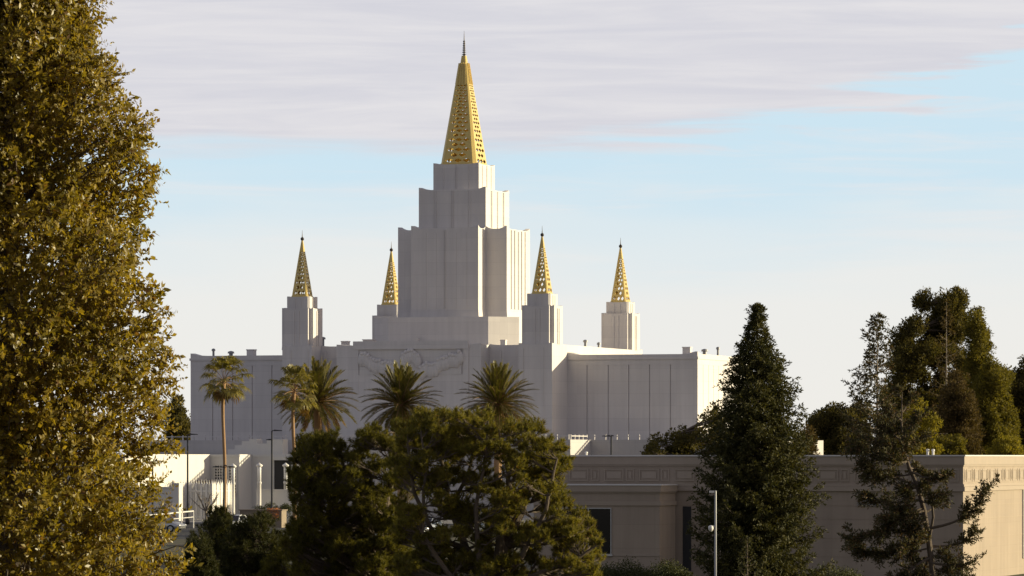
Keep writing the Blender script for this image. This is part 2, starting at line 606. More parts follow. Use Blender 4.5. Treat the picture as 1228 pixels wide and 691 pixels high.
# levels
vF = -16.4
Z = lambda py, u=0.0, v=0.0: T.z(py, u, v)
uL, uR = T.u(338.5, vF), T.u(662, vF)
zRoof = Z(412.5, uR, vF)
zT = 8.3                                        # terrace level
uc0, uc1 = T.u(404, vF), T.u(577, vF)           # projecting centre
ucl, ucr = T.u(374, vF), T.u(622, vF)           # inner edges of the corner piers
vRec = -13.6
mb = MB()
tier(mb, [(uL, vF), (ucl, vF), (ucl, vRec), (uc0, vRec), (uc0, vF - .1), (uc1, vF - .1), (uc1, vRec), (ucr, vRec),
          (ucr, vF), (uR, vF), (uR, 16.4), (uL, 16.4)], zT - 2.0, zRoof, rise=0.12, th=0.5, flare=0.0)
for px in (390, 600):                           # slim fillets in the recesses
    u = T.u(px, vRec)
    mb.box(u - .12, u + .12, vRec - .12, vRec - .002, zT, zRoof - .6)
for u in (uL + 1.0, ucl - .5, ucr + .5, uR - 1.0):
    mb.box(u - .05, u + .05, vF - .07, vF - .002, zT, zRoof - .4)
mb.build('central_block', M['granite'], temple)
# frieze panel standing proud of the centre, with a generic crowd relief
uf0, uf1 = T.u(427, vF - .9), T.u(553, vF - .9)
zf1 = Z(409, 0, vF)
mb = MB()
mb.box(uf0 - .6, uf1 + .6, vF - .3, vF - .101, zRoof - .45, zf1)            # cornice over the panel
mb.box(uf0 - .6, uf0, vF - .22, vF - .102, zT - 2, zRoof - .452)
mb.box(uf1, uf1 + .6, vF - .22, vF - .102, zT - 2, zRoof - .452)
zlow = Z(449, 0, vF)
mb.box(uf0 + .002, uf1 - .002, vF - .20, vF - .103, zT - 2, zlow)
fr = mb.build('frieze_panel', M['granite'], temple)
mb = MB()
nf = 34
for i in range(nf):
    t = (i + .5) / nf
    u = uf0 + .3 + (uf1 - uf0 - .6) * t
    h = zlow + .55 + 2.0 * abs(2 * t - 1) ** 1.2 + random.uniform(-.25, .2)
    if abs(t - .5) < .08: h = zlow + 2.9 - 9 * abs(t - .5) + random.uniform(-.2, .2)
    mb.blob((u, vF - .32, h - .1), (.25, .28, .28))
    mb.blob((u + random.uniform(-.1, .1), vF - .26, h - .75), (.46, .34, .75))
    mb.box(u - .28, u + .27, vF - .24 - .01 * (i % 3), vF - .104, zlow - .01, max(zlow + .05, h - .6))
mb.build('relief', M['granite'], fr, smooth=False)


def grooved_wing(u0, u1, v0, v1, ztop, gs_front, gs_side, side):
    """flat wing whose faces are panels parted by deep vertical grooves"""
    mb = MB()
    g, d = .12, .14
    zb, zp = zT - 2.0, ztop - 1.15
    mb.box(u0 + d, u1 - d, v0 + d, v1, zb, ztop - .3)             # core behind the grooves
    mb2 = MB()
    pts = [(u0, v0), (u1, v0), (u1, v1), (u0, v1)]
    tier(mb, pts, zp, ztop, rise=.28, th=.4, fl_h=.2)
    ed = [u0] + gs_front + [u1]
    for a, b in zip(ed[:-1], ed[1:]):
        aa = a if a == u0 else a + g / 2
        bb = b if b == u1 else b - g / 2
        mb.box(aa, bb, v0 + .02, v0 + d + .01, zb, zp - .002)
    ed = [v0 + d + .02] + gs_side + [v1]
    for a, b in zip(ed[:-1], ed[1:]):
        x0, x1 = (u1 - d - .01, u1 - .02) if side > 0 else (u0 + .02, u0 + d + .01)
        mb.box(x0, x1, a + (g / 2 if a != ed[0] else 0), b - g / 2, zb, zp - .002)
    o = mb.build('wing', M['granite'], temple)
    c = MB()
    c.box(u0 - .10, u1 + .10, v0 - .10, v0 - .003, ztop - .55, ztop - .28)
    if side > 0:
        c.box(u1 + .003, u1 + .10, v0 - .003, v1, ztop - .55, ztop - .28)
    c.build('cornice', M['granite'], o)
    return o


vW = T.v(680.5, uR)
uWR = T.u(836.5, vW)
zW = Z(424.5, uWR, vW)
gf = [T.u(p, vW) for p in (704, 729.5, 754, 779, 804)]
gs = [vW + k for k in (2.2, 4.2, 6.2, 8.2, 10.2, 12.2, 14.2, 16.2, 18.2)]
wing_r = grooved_wing(uR - .01, uWR, vW, vW + 20, zW, gf, gs, 1)
uWL = T.u(228.5, vW)
gl = [T.u(p, vW) for p in (255, 279, 302.5, 326)]
wing_l = grooved_wing(uWL, uL + .01, vW, vW + 20, Z(427.0, uWL, vW), gl, gs, -1)

# tower
zB0, zB1 = zRoof - .4, Z(380.5, 0, -8)
mb = MB()
tier(mb, sq(8.62, 2.7), zB0, zB1, rise=.0, th=.5)
mb.build('tower_base', M['granite'], temple)
z31 = Z(274.0, 0, -6.5)
mb = MB()
tier(mb, cross(4.0, 6.5), zB1 - .25, z31, rise=.34, th=.35, flare=.10, fl_h=1.2)
for s in (-1, 1):
    for o in (-.09, .09):
        mb.box(o - .05, o + .05, s * 6.501, s * 6.58, zB1 + 1, z31 - .2)
        mb.box(s * 6.501, s * 6.58, o - .05, o + .05, zB1 + 1, z31 - .2)
    for o in (-2.4, 2.4, -1.2, 1.2):
        mb.box(o - .22, o + .22, s * 6.501, s * 6.53, zB1 + 1, z31 - .5)
        mb.box(s * 6.501, s * 6.6, o - .18, o + .18, zB1 + 1, z31 - .1)
mb.build('tower_tier', M['granite'], temple)
z21 = Z(227.5, 0, -4)
mb = MB()
tier(mb, sq(4.0), z31 - .25, z21, rise=.28, th=.3)
ribs(mb, 4.0, z31 + .2, z21 - .1, (-.1, .1, -2.2, -1.9, 1.9, 2.2), .08, .06)
mb.build('tower_tier', M['granite'], temple)
z11 = Z(197.0, 0, -2.75)
mb = MB()
tier(mb, sq(2.72), z21 - .25, z11, rise=.16, th=.25)
ribs(mb, 2.72, z21 + .2, z11 - .1, (-.08, .08, -1.5, 1.5), .07, .05)
mb.build('tower_tier', M['granite'], temple)


def lattice(mb, s0, c0, s1, c1, z0, z1, nc, nr, hw, hh, th, border=.09):
    """four pierced faces of a tapering spire plus its chamfered corner strips"""
    k = (s1 / s0) ** (1.0 / nr)
    hs = np.array([k ** i for i in range(nr)])
    vv = np.concatenate([[0], np.cumsum(hs) / hs.sum()])

    def fp(f, u, v, dep):
        """point on face f, u in 0..1 across, v 0..1 up, dep inwards"""
        s = s0 + (s1 - s0) * v
        c = c0 + (c1 - c0) * v
        z = z0 + (z1 - z0) * v
        x, y = (-(s - c) + 2 * (s - c) * u), -(s - dep)
        a = f * math.pi / 2
        return (x * math.cos(a) - y * math.sin(a), x * math.sin(a) + y * math.cos(a), z)

    def quad(f, u0, u1, v0, v1):
        for dep in (0.0, th):
            mb.add([fp(f, u0, v0, dep), fp(f, u1, v0, dep), fp(f, u1, v1, dep), fp(f, u0, v1, dep)], [(0, 1, 2, 3)])

    for f in range(4):
        quad(f, 0, border, 0, 1)
        quad(f, 1 - border, 1, 0, 1)
        for r in range(nr):
            v0, v1 = vv[r], vv[r + 1]
            w = (1 - 2 * border) / nc
            cells = []
            if r % 2 == 0:
                cells = [(border + i * w, border + (i + 1) * w) for i in range(nc)]
            else:
                cells = [(border + (i + .5) * w, border + (i + 1.5) * w) for i in range(nc - 1)]
                quad(f, border, border + w / 2, v0, v1)
                quad(f, 1 - border - w / 2, 1 - border, v0, v1)
            for a, b in cells:
                cu, cv, du, dv = (a + b) / 2, (v0 + v1) / 2, (b - a) / 2, (v1 - v0) / 2
                outer = [(1, 0), (1, 1), (0, 1), (-1, 1), (-1, 0), (-1, -1), (0, -1), (1, -1)]
                inner = []
                for q in range(8):
                    an = q * math.pi / 4
                    cx, cy = math.cos(an), math.sin(an)
                    m_ = (abs(cx) + abs(cy)) ** .70
                    inner.append((cx / m_ * hw, cy / m_ * hh))
                vs = []
                for dep in (0.0, th):
                    vs += [fp(f, cu + x * du, cv + y * dv, dep) for x, y in outer]
                    vs += [fp(f, cu + x * du, cv + y * dv, dep) for x, y in inner]
                fs = []
                for q in range(8):
                    q2 = (q + 1) % 8
                    fs.append((q, q2, 8 + q2, 8 + q))
                    fs.append((16 + q, 24 + q, 24 + q2, 16 + q2))
                    fs.append((8 + q, 8 + q2, 24 + q2, 24 + q))
                mb.add(vs, fs)
        # chamfer strip
        a, b = fp(f, 1, 0, 0), fp(f, 1, 1, 0)
        c, d = fp((f + 1) % 4, 0, 0, 0), fp((f + 1) % 4, 0, 1, 0)
        mb.add([a, c, d, b], [(0, 1, 2, 3)])


def frustum(mb, s0, c0, s1, c1, z0, z1):
    a, b = sq(s0, c0), sq(s1, c1)
    n = len(a)
    vs = [(x, y, z0) for x, y in a] + [(x, y, z1) for x, y in b]
    mb.add(vs, [(i, (i + 1) % n, n + (i + 1) % n, n + i) for i in range(n)] + [tuple(range(n))[::-1], tuple(range(n, 2 * n))])


# main spire
zs0 = z11 - .1
zs1, zs2, zs3 = Z(102), Z(77), Z(67)
zN = Z(37)
S = lambda z: 2.12 + (0.50 - 2.12) * (z - zs0) / (zs2 - zs0)
mb = MB()
frustum(mb, 2.3, .3, 2.18, .3, zs0 - .15, zs0 + .25)
lattice(mb, 2.12, .34, S(zs1), .34 * S(zs1) / 2.12, zs0 + .25, zs1, 3, 21, .95, .74, .12, border=.06)
frustum(mb, S(zs1), .16, .50, .09, zs1, zs2)
for f in range(4):
    for o in (-.6, -.2, .2, .6):
        a = f * math.pi / 2
        vs = []
        for z in (zs1 + .05, zs2 + .1):
            s = S(z)
            for x, y in ((-.06, 0), (.06, 0), (.05, -.09), (-.05, -.09)):
                xx, yy = o * s + x * s, -(s - .005) + y * .9
                vs.append((xx * math.cos(a) - yy * math.sin(a), xx * math.sin(a) + yy * math.cos(a), z))
        mb.add(vs, [(0, 1, 5, 4), (1, 2, 6, 5), (2, 3, 7, 6), (3, 0, 4, 7), (4, 5, 6, 7)])
frustum(mb, .36, .08, .24, .06, zs2, zs3)
main_sp = mb.build('main_spire', M['gold'], temple)
mb = MB()
prof = [(.16, zs3)]
nz = 7
for i in range(nz):
    z = zs3 + .1 + i * .24
    r = .27 - .022 * i
    prof += [(.09, z), (r, z + .04), (r, z + .09), (.08, z + .13)]
prof += [(.05, zs3 + 1.8), (.035, zN - .6), (.012, zN)]
mb.lathe(prof, n=10)
mb.build('finial', M['bronze'], main_sp)

# four corner towers with pierced spires, copied
zc0 = zRoof - .4
zc1, zc2 = T.z(367.5, 14.1, -14.1), T.z(353, 14.1, -14.1)
zcb = T.z(283.5, 14.1, -14.1)
mb = MB()
tier(mb, cross(1.42, 1.86), zc0, zc1, rise=.10, th=.2, flare=.03, fl_h=.4)
for s in (-1, 1):
    for o in (-.28, .28):
        mb.box(o - .10, o + .10, s * 1.861, s * 1.93, zc0 + .3, zc1 - .25)
        mb.box(s * 1.861, s * 1.93, o - .10, o + .10, zc0 + .3, zc1 - .25)
tier(mb, sq(1.36, .2), zc1 - .25, zc2, rise=.06, th=.2)
for s in (-1, 1):
    for o in (-.35, .35):
        mb.box(o - .08, o + .08, s * 1.361, s * 1.41, zc1, zc2 - .15)
        mb.box(s * 1.361, s * 1.41, o - .08, o + .08, zc1, zc2 - .15)
ct = mb.build('corner_tower', M['granite'], temple)
mb = MB()
frustum(mb, 1.02, .14, .96, .14, zc2 - .25, zc2 + .15)
zq = zc2 + (zcb - zc2) * .80
sA = lambda z: .92 + (.09 - .92) * (z - zc2) / (zcb - zc2)
lattice(mb, .92, .13, sA(zq), .13 * sA(zq) / .92, zc2 + .15, zq, 3, 13, .90, .88, .08, border=.05)
frustum(mb, sA(zq), .04, .08, .015, zq, zcb)
csp = mb.build('spire', M['gold'], ct)
mb = MB()
mb.lathe([(.07, zcb - .05), (.18, zcb + .05), (.21, zcb + .16), (.17, zcb + .28), (.06, zcb + .36), (.035, zcb + .6), (.012, zcb + 1.15)], n=10)
mb.build('finial', M['bronze'], csp)
ct.location = (-14.1, -14.1, 0)
for (u, v) in ((14.1, -14.1), (14.1, 14.1), (-14.1, 14.1)):
    c = ct.copy(); COL.objects.link(c); c.parent = temple; c.location = (u, v, 0)
    s_ = csp.copy(); COL.objects.link(s_); s_.parent = c
    for ch in list(csp.children):
        d_ = ch.copy(); COL.objects.link(d_); d_.parent = s_

# roof gear
def roof_box(px, w, py, v, z0):
    u = T.u(px, v)
    wm = w / 10.3
    z1 = T.z(py, u, v)
    mb = MB()
    mb.box(u - wm / 2, u + wm / 2, v, v + wm * .9, z0 - .3, z1 - .12)
    mb.box(u - wm * .56, u + wm * .56, v - wm * .06, v + wm * .96, z1 - .118, z1)
    mb.build('roof_unit', M['granite'], temple)


def roof_pipe(px, w, py, v, z0):
    u = T.u(px, v)
    z1 = T.z(py, u, v)
    r = w / 22
    mb = MB()
    mb.lathe([(r * .7, z0 - .3), (r * .7, z1 - .3), (r * 1.25, z1 - .28), (r * 1.1, z1 - .08), (r * .3, z1)], (u, v), 12)
    mb.build('roof_vent', M['steel'], temple)


zWL = Z(427.0, uWL, vW)
roof_box(300, 9, 419, vW + 5, zWL)
roof_pipe(256, 4, 418, vW + 4, zWL)
roof_pipe(277, 7, 421, vW + 6, zWL)
roof_box(823, 9, 416, vW + 5, zW)
roof_pipe(845, 7, 418.5, vW + 7, zW)
roof_pipe(861, 4, 416, vW + 9, zW)
for px, w, py, v in ((413, 8, 409, -12), (441, 12, 407, -11), (498, 7, 406, -10), (603, 6, 407.5, -9)):
    roof_box(px, w, py, v, zRoof)
roof_pipe(387, 6, 404, -9, zRoof)
roof_pipe(702, 5, 407.5, 4, zRoof)
roof_pipe(718, 4, 410.5, 8, zRoof)


# terrace in front of the temple, a retaining wall with a balustrade
def balustrade(mb, p, q, z0, h=.55, step=1.25):
    p, q = Vector(p), Vector(q)
    n = max(1, int((q - p).length / step))
    d = (q - p).normalized()
    nn = Vector((-d.y, d.x))
    for i in range(n + 1):
        c = p.lerp(q, i / n)
        vs = [c + d * sx * .06 + nn * sy * .06 for sx, sy in ((-1, -1), (1, -1), (1, 1), (-1, 1))]
        mb.prism([(w.x, w.y) for w in vs], z0, z0 + h)
    vs = [p - nn * .1, q - nn * .1, q + nn * .1, p + nn * .1]
    mb.prism([(w.x, w.y) for w in vs], z0 + h * .62, z0 + h * .78)


vT1, vT2 = -20.0, -27.0
uT = T.u(708.5, vT1)
uTL = T.u(338, vT2)
uTe = T.u(905, vT1)
uTw = T.u(150, vT1)
zTw = T.z(527.5, uT, vT1)
terrace = thing('terrace_wall', 'pale stone retaining wall with a low balustrade below the temple', 'retaining wall', (T.ox, T.oy, 0), -TH)
mb = MB()
mb.prism([(uTw, vT1), (uTL, vT1), (uTL, vT2), (uT, vT2), (uT, vT1), (uTe, vT1), (uTe, vW + 19), (uTw, vW + 19)], 0.0, zTw)
mb.build('wall', M['granite_dark'], terrace)
mb = MB()
e = .3
balustrade(mb, (uTw + e, vT1 + e), (uTL - e, vT1 + e), zTw)
balustrade(mb, (uTL + e, vT2 + e), (uT - e, vT2 + e), zTw)
balustrade(mb, (uT - e, vT2 + 1), (uT - e, vT1 - .5), zTw)
balustrade(mb, (uT + e, vT1 + e), (uTe - e, vT1 + e), zTw)
mb.build('balustrade', M['granite'], terrace)

# low white forecourt buildings at the left
court = thing('entrance_building', 'low white entrance building with stepped parapet in front of the left wing', 'building', (T.ox, T.oy, 0), -TH)
vB = -35.0
uA = T.u(252, vB)
vA = T.v(150, uA)
zA = T.z(545, uA, vB)
vD = T.v(302, T.u(287, vB))
uC = T.u(287, vB)
uE = T.u(352, vD)
mb = MB()
mb.prism([(uA - 9, vA), (uA, vA), (uA, vB), (uC, vB), (uC, vD), (uE, vD), (uE, vT1 - .4), (uA - 9, vT1 - .4)], 0.0, zA)
mb.box(uA + .01, uC + .08, vB - .08, vB - .003, zA - .28, zA - .02)
mb.box(uC + .083, uE, vD - .08, vD - .003, zA - .28, zA - .02)
mb.build('wall', M['stucco'], court)
mb = MB()                                                            # stepped parapet
vS = vD + 1.2
for a, b, py in ((273, 281.5, 539), (281.5, 290, 534), (290, 299, 529), (299, 308, 526.5), (308, 320, 532), (320, 339, 527)):
    mb.box(T.u(a, vS), T.u(b, vS) - .003, vS, vS + 1.5, zA - .05, T.z(py, T.u(a, vS), vS))
mb.build('stepped_parapet', M['stucco'], court)


def grille_window(px0, px1, py0, py1, v, nx, ny, parent, bar=.10):
    u0, u1 = T.u(px0, v), T.u(px1, v)
    z1, z0 = T.z(py0, u0, v), T.z(py1, u0, v)
    mb = MB()
    mb.box(u0, u1, v - .05, v - .004, z0, z1)
    w = mb.build('window', M['glass'], parent)
    mb = MB()
    for i in range(nx + 1):
        u = u0 + (u1 - u0) * i / nx
        mb.box(u - bar / 2, u + bar / 2, v - .16, v - .053, z0, z1)
    for j in range(ny + 1):
        z = z0 + (z1 - z0) * j / ny
        mb.box(u0 + .01, u1 - .01, v - .15, v - .054, z - bar / 2, z + bar / 2)
    mb.build('grille', M['stucco'], w)


grille_window(258, 270, 558, 586, vB, 4, 8, court)
grille_window(275, 284, 559, 592, vB, 3, 9, court)
grille_window(243, 249, 565, 573, vB, 2, 2, court) if False else None
u0, u1 = T.u(329, vD), T.u(349, vD)
mb = MB()
mb.box(u0, u1, vD - .03, vD - .004, 2.0, T.z(552, u0, vD))
dr = mb.build('doorway', M['dark'], court)  # thin dark slab stands in for shade in the portico opening
mb = MB()
mb.box(u0 - .3, u1 + .3, vD - .5, vD - .031, T.z(552, u0, vD) + .003, T.z(548, u0, vD))
mb.build('lintel', M['stucco'], dr)

# garden wall with pale end pier
def garden_wall(px0, px1, py, v, name, label, h_end=True):
    u0, u1 = T.u(px0, v), T.u(px1, v)
    zt = T.z(py, u1, v)
    o = thing(name, label, 'wall', T.w((u0 + u1) / 2, v), -TH)
    k = (u1 - u0) / 2
    mb = MB()
    mb.box(-k, k, -.2, .2, 0, zt - .12)
    mb.build('wall', M['stucco'], o)
    mb = MB()
    mb.box(-k - .05, k + .05, -.27, .27, zt - .117, zt)
    mb.build('coping', M['granite'], o)
    if h_end:
        mb = MB()
        mb.box(k + .052, k + .75, -.35, 1.1, 0, zt + .25)
        mb.box(k + .01, k + .80, -.40, 1.15, zt + .253, zt + .38)
        mb.build('pier', M['stucco'], o)


garden_wall(120, 208, 584, -62, 'garden_wall', 'grey garden wall with a white end pier behind the large leafy tree')
garden_wall(308, 352, 587, -44, 'low_wall', 'low pale wall in front of the dark entrance doorway', False)

# white ornamental fence with pointed panels
fence = thing('ornamental_fence', 'white ornamental fence of pointed panels before the entrance building', 'fence', (T.ox, T.oy, 0), -TH)
vG = -60.0
ug0, ug1 = T.u(217, vG), T.u(254, vG)
vG2 = T.v(277, ug1)


def fence_run(p, q, n, z0, z1, solid):
    p, q = Vector(p), Vector(q)
    d = (q - p) / n
    dn = d.normalized()
    nn = Vector((-dn.y, dn.x))

    def slab(a, b, za, zb, t=.04):
        vs = [a - nn * t, b - nn * t, b + nn * t, a + nn * t]
        mb.prism([(w.x, w.y) for w in vs], za, zb)
    mb = MB()
    for i in range(n + 1):
        c = p + d * i
        slab(c - dn * .09, c + dn * .09, 0, z1 - .1, .09)
        mb.lathe([(.13, z1 - .1), (.13, z1), (.04, z1 + .25), (.0, z1 + .55)], (c.x, c.y), 8)
    mb.build('post', M['white'], fence)
    mb = MB()
    for i in range(n):
        a, b = p + d * i, p + d * (i + 1)
        m_ = (a + b) / 2
        slab(a + dn * .1, b - dn * .1, z0 + .1, z0 + .25)
        slab(a + dn * .1, b - dn * .1, z1 - .75, z1 - .62)
        k = 7 if not solid else 11
        w = (d.length - .2) / k
        for j in range(k):
            t = (j + .5) / k
            c = a + dn * .1 + (b - a - dn * .2) * t
            hgt = z1 - .15 + .55 * (1 - abs(2 * t - 1) ** .8)
            hw = w * (.24 if not solid else .36)
            slab(c - dn * hw, c + dn * hw, z0, hgt, .025)
            e_ = [(c - dn * hw), (c + dn * hw)]
    mb.build('panel', M['white'], fence)


zg1 = T.z(581, ug1, vG)
fence_run((ug0, vG), (ug1, vG), 6, .35, zg1, False)
fence_run((ug1, vG + .3), (ug1, vG2), 5, .35, zg1, True)

# lamp columns of the forecourt
def lamp_column(loc, h, label):
    o = thing('lamp_column', label, 'lamp', loc, 0, 'white lamp columns of the forecourt')
    mb = MB()
    mb.lathe([(.30, 0), (.30, .25), (.20, .3), (.19, h * .62), (.24, h * .63), (.24, h * .66)], n=14)
    mb.build('shaft', M['stucco'], o, True)
    mb = MB()
    mb.lathe([(.19, h * .66 + .003), (.20, h * .90), (.19, h * .92)], n=14)
    mb.build('lamp_glass', M['lamp_glass'], o, True)
    mb = MB()
    mb.lathe([(.22, h * .92 + .003), (.36, h * .945), (.33, h * .96), (.12, h * .985), (.03, h)], n=14)
    mb.build('cap', M['white'], o, True)
    return o


for px, py, v, lb in ((279.5, 556, -50, 'white lamp column nearest the ornamental fence'),
                      (311, 555, -46, 'white lamp column right of the sunlit entrance wall'),
                      (342.5, 555, -40, 'white lamp column left in the dark doorway'),
                      (356.5, 556, -40, 'white lamp column at the left edge of the big pine')):
    u = T.u(px, v)
    lamp_column(T.w(u, v, 0.13), T.z(py, u, v) - .13, lb)


# ------------------------------------------------------------------ meetinghouse at the right
TB = R(18.0)
_p = at(1155, 549, 255)
B = Frame(_p.x, _p.y, TB)
mh = thing('low_building', 'long low tan concrete building with panelled frieze and flat roof at right', 'building', (B.ox, B.oy, 0), -TB)
zr = B.z(547.5, 0, 0)
uBL = B.u(640, 0)
DB = 40.0
mb = MB()
mb.box(uBL, 0, 0, DB, -.7, zr - .25)
mb.build('wall', M['tan'], mh)
zl = lambda py: B.z(py, -8, 0)
mb = MB()


def band(py0, py1, d):
    z1, z0 = zl(py0), zl(py1)
    mb.box(uBL, d, -d, -.003, z0, z1)                 # front
    mb.box(.003, d, -.003, DB, z0, z1)                # right flank


band(547.6, 557.5, .10)
band(557.7, 559.5, .05)
band(580.5, 583.5, .07)
band(583.7, 589.0, .12)
mb.build('cornice', M['tan_trim'], mh)
mb = MB()
mb.box(uBL, .16, -.16, DB, zl(547.4), zl(545.8))  # pale strip paints the sunlit line on the parapet cap
mb.build('coping', M['cap'], mh)
mb = MB()
z0, z1 = zl(577.5), zl(562.5)


def frame_f(a, b, za, zb, w=.06, d=.045):
    for (x0, x1, y0, y1) in ((a, b, zb - w, zb), (a, b, za, za + w), (a, a + w, za + w, zb - w), (b - w, b, za + w, zb - w)):
        mb.box(x0, x1, -d, -.003, y0, y1)
    mb.box(a + w + .1, b - w - .1, -.03, -.004, za + w + .1, zb - w - .1)


def frame_s(a, b, za, zb, w=.07, d=.022):
    for (x0, x1, y0, y1) in ((a, b, zb - w, zb), (a, b, za, za + w), (a, a + w, za + w, zb - w), (b - w, b, za + w, zb - w)):
        mb.box(.003, d, x0, x1, y0, y1)
    mb.box(.004, .012, a + w + .1, b - w - .1, za + w + .1, zb - w - .1)


pitch = 2.12
k = 0
while -.35 - k * pitch - 1.9 > uBL:
    u = -.25 - k * pitch
    frame_f(u - .48, u, z0, z1)
    frame_f(u - .52 - 1.28, u - .62, z0, z1)
    k += 1
mb.build('frieze', M['tan_trim'], mh)
mb = MB()
for k in range(14):
    v = .25 + k * pitch
    frame_s(v, v + .48, z0, z1)
    frame_s(v + .62, v + 1.80, z0, z1)
mb.build('frieze', M['tan_trim'], mh)
mb = MB()                                             # fine horizontal wall joints
for py in (606, 622, 645, 667):
    z = zl(py)
    mb.box(uBL, .02, -.02, -.003, z - .02, z + .02)
    mb.box(.003, .02, -.003, DB, z - .02, z + .02)
mb.build('wall_joint', M['tan'], mh)
for px0, px1, py0, py1 in ((1028, 1056, 596, 608), (1022, 1052, 655, 664)):
    mb = MB()
    a, b = B.u(px0, 0), B.u(px1, 0)
    n = 6
    for i in range(n):
        zz = zl(py1) + (zl(py0) - zl(py1)) * (i + .5) / n
        mb.add([(a, -.03, zz - .03), (b, -.03, zz - .03), (b, -.09, zz + .01), (a, -.09, zz + .01), (a, -.03, zz + .03), (b, -.03, zz + .03)],
               [(0, 1, 2, 3), (3, 2, 5, 4)])
    mb.build('louvre', M['frame'], mh)
# tall window with pale frame on the sunlit flank
mb = MB()
va = B.v(1226, 0)
mb.box(.003, .03, va, va + 3, zl(675), zl(589.5))
wn = mb.build('window', M['glass'], mh)
mb = MB()
for v in (va - .06, va + 1.5, va + 3):
    mb.box(.004, .10, v, v + .09, zl(675), zl(589.5))
for py in (589.5, 603, 660, 675):
    mb.box(.004, .09, va + .04, va + 3, zl(py) - .05, zl(py) + .05)
mb.build('frame', M['white'], wn)
for px, py, r in ((1112.5, 538.5, .07), (1119, 538.5, .07), (703, 541.5, .07)):
    v = 2.5
    u = B.u(px, v)
    mb = MB()
    zt = B.z(py, u, v)
    mb.lathe([(r, zr - .3), (r, zt - .12), (r * 1.4, zt - .11), (r * 1.4, zt - .03), (r * .5, zt)], (u, v), 10)
    mb.build('roof_vent', M['white'], mh)
# projecting lower volume at its left end
vP = -3.4
uP1, uP0 = B.u(791, vP), B.u(640, vP)
zp_ = B.z(582.5, uP1, vP)
mb = MB()
mb.box(uP0, uP1, vP, -.13, -.7, zp_ - .12)
mb.build('projecting_wall', M['tan'], mh)
mb = MB()
for py0, py1, d in ((582.5, 590.0, .12), (590.2, 592, .05), (601.5, 606.5, .07)):
    z1, z0 = B.z(py0, uP1, vP), B.z(py1, uP1, vP)
    mb.box(uP0, uP1 + d, vP - d, vP - .003, z0, z1)
    mb.box(uP1 + .003, uP1 + d, vP - .003, -.135, z0, z1)
z = B.z(666, uP1, vP)
mb.box(uP0, uP1 + .04, vP - .04, vP - .003, z - .06, z + .06)
mb.build('ledge', M['tan_trim'], mh)
mb = MB()
mb.box(uP0, uP1 + .16, vP - .16, -.14, zp_ + .003, zp_ + .07)  # pale strip added to paint the sunlit line of this ledge
mb.build('coping', M['cap'], mh)
mb = MB()
wa, wb = B.u(675, vP), B.u(733, vP)
wz1, wz0 = B.z(609, wa, vP), B.z(664, wa, vP)
mb.box(wa, wb, vP - .02, vP - .004, wz0, wz1)
wn = mb.build('window', M['glass'], mh)
mb = MB()
for u in (wa, B.u(706, vP), wb):
    mb.box(u - .025, u + .025, vP - .08, vP - .022, wz0, wz1)
mb.box(wa + .026, wb - .026, vP - .07, vP - .023, wz1 - .05, wz1)
mb.box(wa - .1, wb + .1, vP - .16, vP - .0221, wz0 - .12, wz0 - .002)
mb.build('frame', M['frame'], wn)
mb = MB()
da, db = B.u(819, 0), B.u(829, 0)
mb.box(da, db, -.03, -.004, 0, zl(608))  # shade of the recessed doorway painted as a flat dark slab
mb.build('doorway', M['dark'], mh)


# ------------------------------------------------------------------ lamp posts and poles
def lamp_post(px, py, Y, label, heads, group='dark lamp posts of the car park', low=None):
    top = at(px, py, Y)
    o = thing('lamp_post', label, 'lamp post', (top.x, top.y, 0), 0, group)
    mb = MB()
    mb.lathe([(.22, 0), (.22, .5), (.10, .55), (.075, top.z)], n=10)
    mb.build('pole', M['post'], o, True)
    for dx_, wd, dzz in heads:
        mb = MB()
        z = top.z + dzz
        s = 1 if dx_ > 0 else -1
        mb.tube([(0, 0, z - .06), (dx_ * .5, 0, z + .0), (dx_, 0, z)], .04, 6)
        mb.build('arm', M['post'], o)
        mb = MB()
        a, b = dx_ - s * .05, dx_ + s * wd
        mb.add([(a, -.16, z - .06), (b, -.2, z - .04), (b, .2, z - .04), (a, .16, z - .06), (a, -.12, z + .09), (b, -.12, z + .03), (b, .12, z + .03), (a, .12, z + .09)],
               [(0, 3, 2, 1), (4, 5, 6, 7), (0, 1, 5, 4), (1, 2, 6, 5), (2, 3, 7, 6), (3, 0, 4, 7)])
        mb.build('lamp_head', M['post'], o)
    return o


lamp_post(225, 521, 440, 'tall dark lamp post between the large leafy tree and the tall fan palm', [(.25, .75, 0)])
lamp_post(326, 517, 440, 'dark lamp post with two heads in front of the stepped parapet', [(.25, .75, .05), (-.15, .4, -.85)])
lamp_post(183, 553, 425, 'dark lamp post half hidden by leaves of the large near tree', [(.25, .7, 0)])
lamp_post(268.5, 560, 422, 'short dark post with a crossbar of floodlights before the tall fan palm', [(.5, .55, 0), (-.5, .55, 0), (.1, .2, .12)])
lamp_post(733, 523, 420, 'dark lamp post with two heads rising behind the low tan building', [(-.15, .7, 0), (.04, .2, .02)])

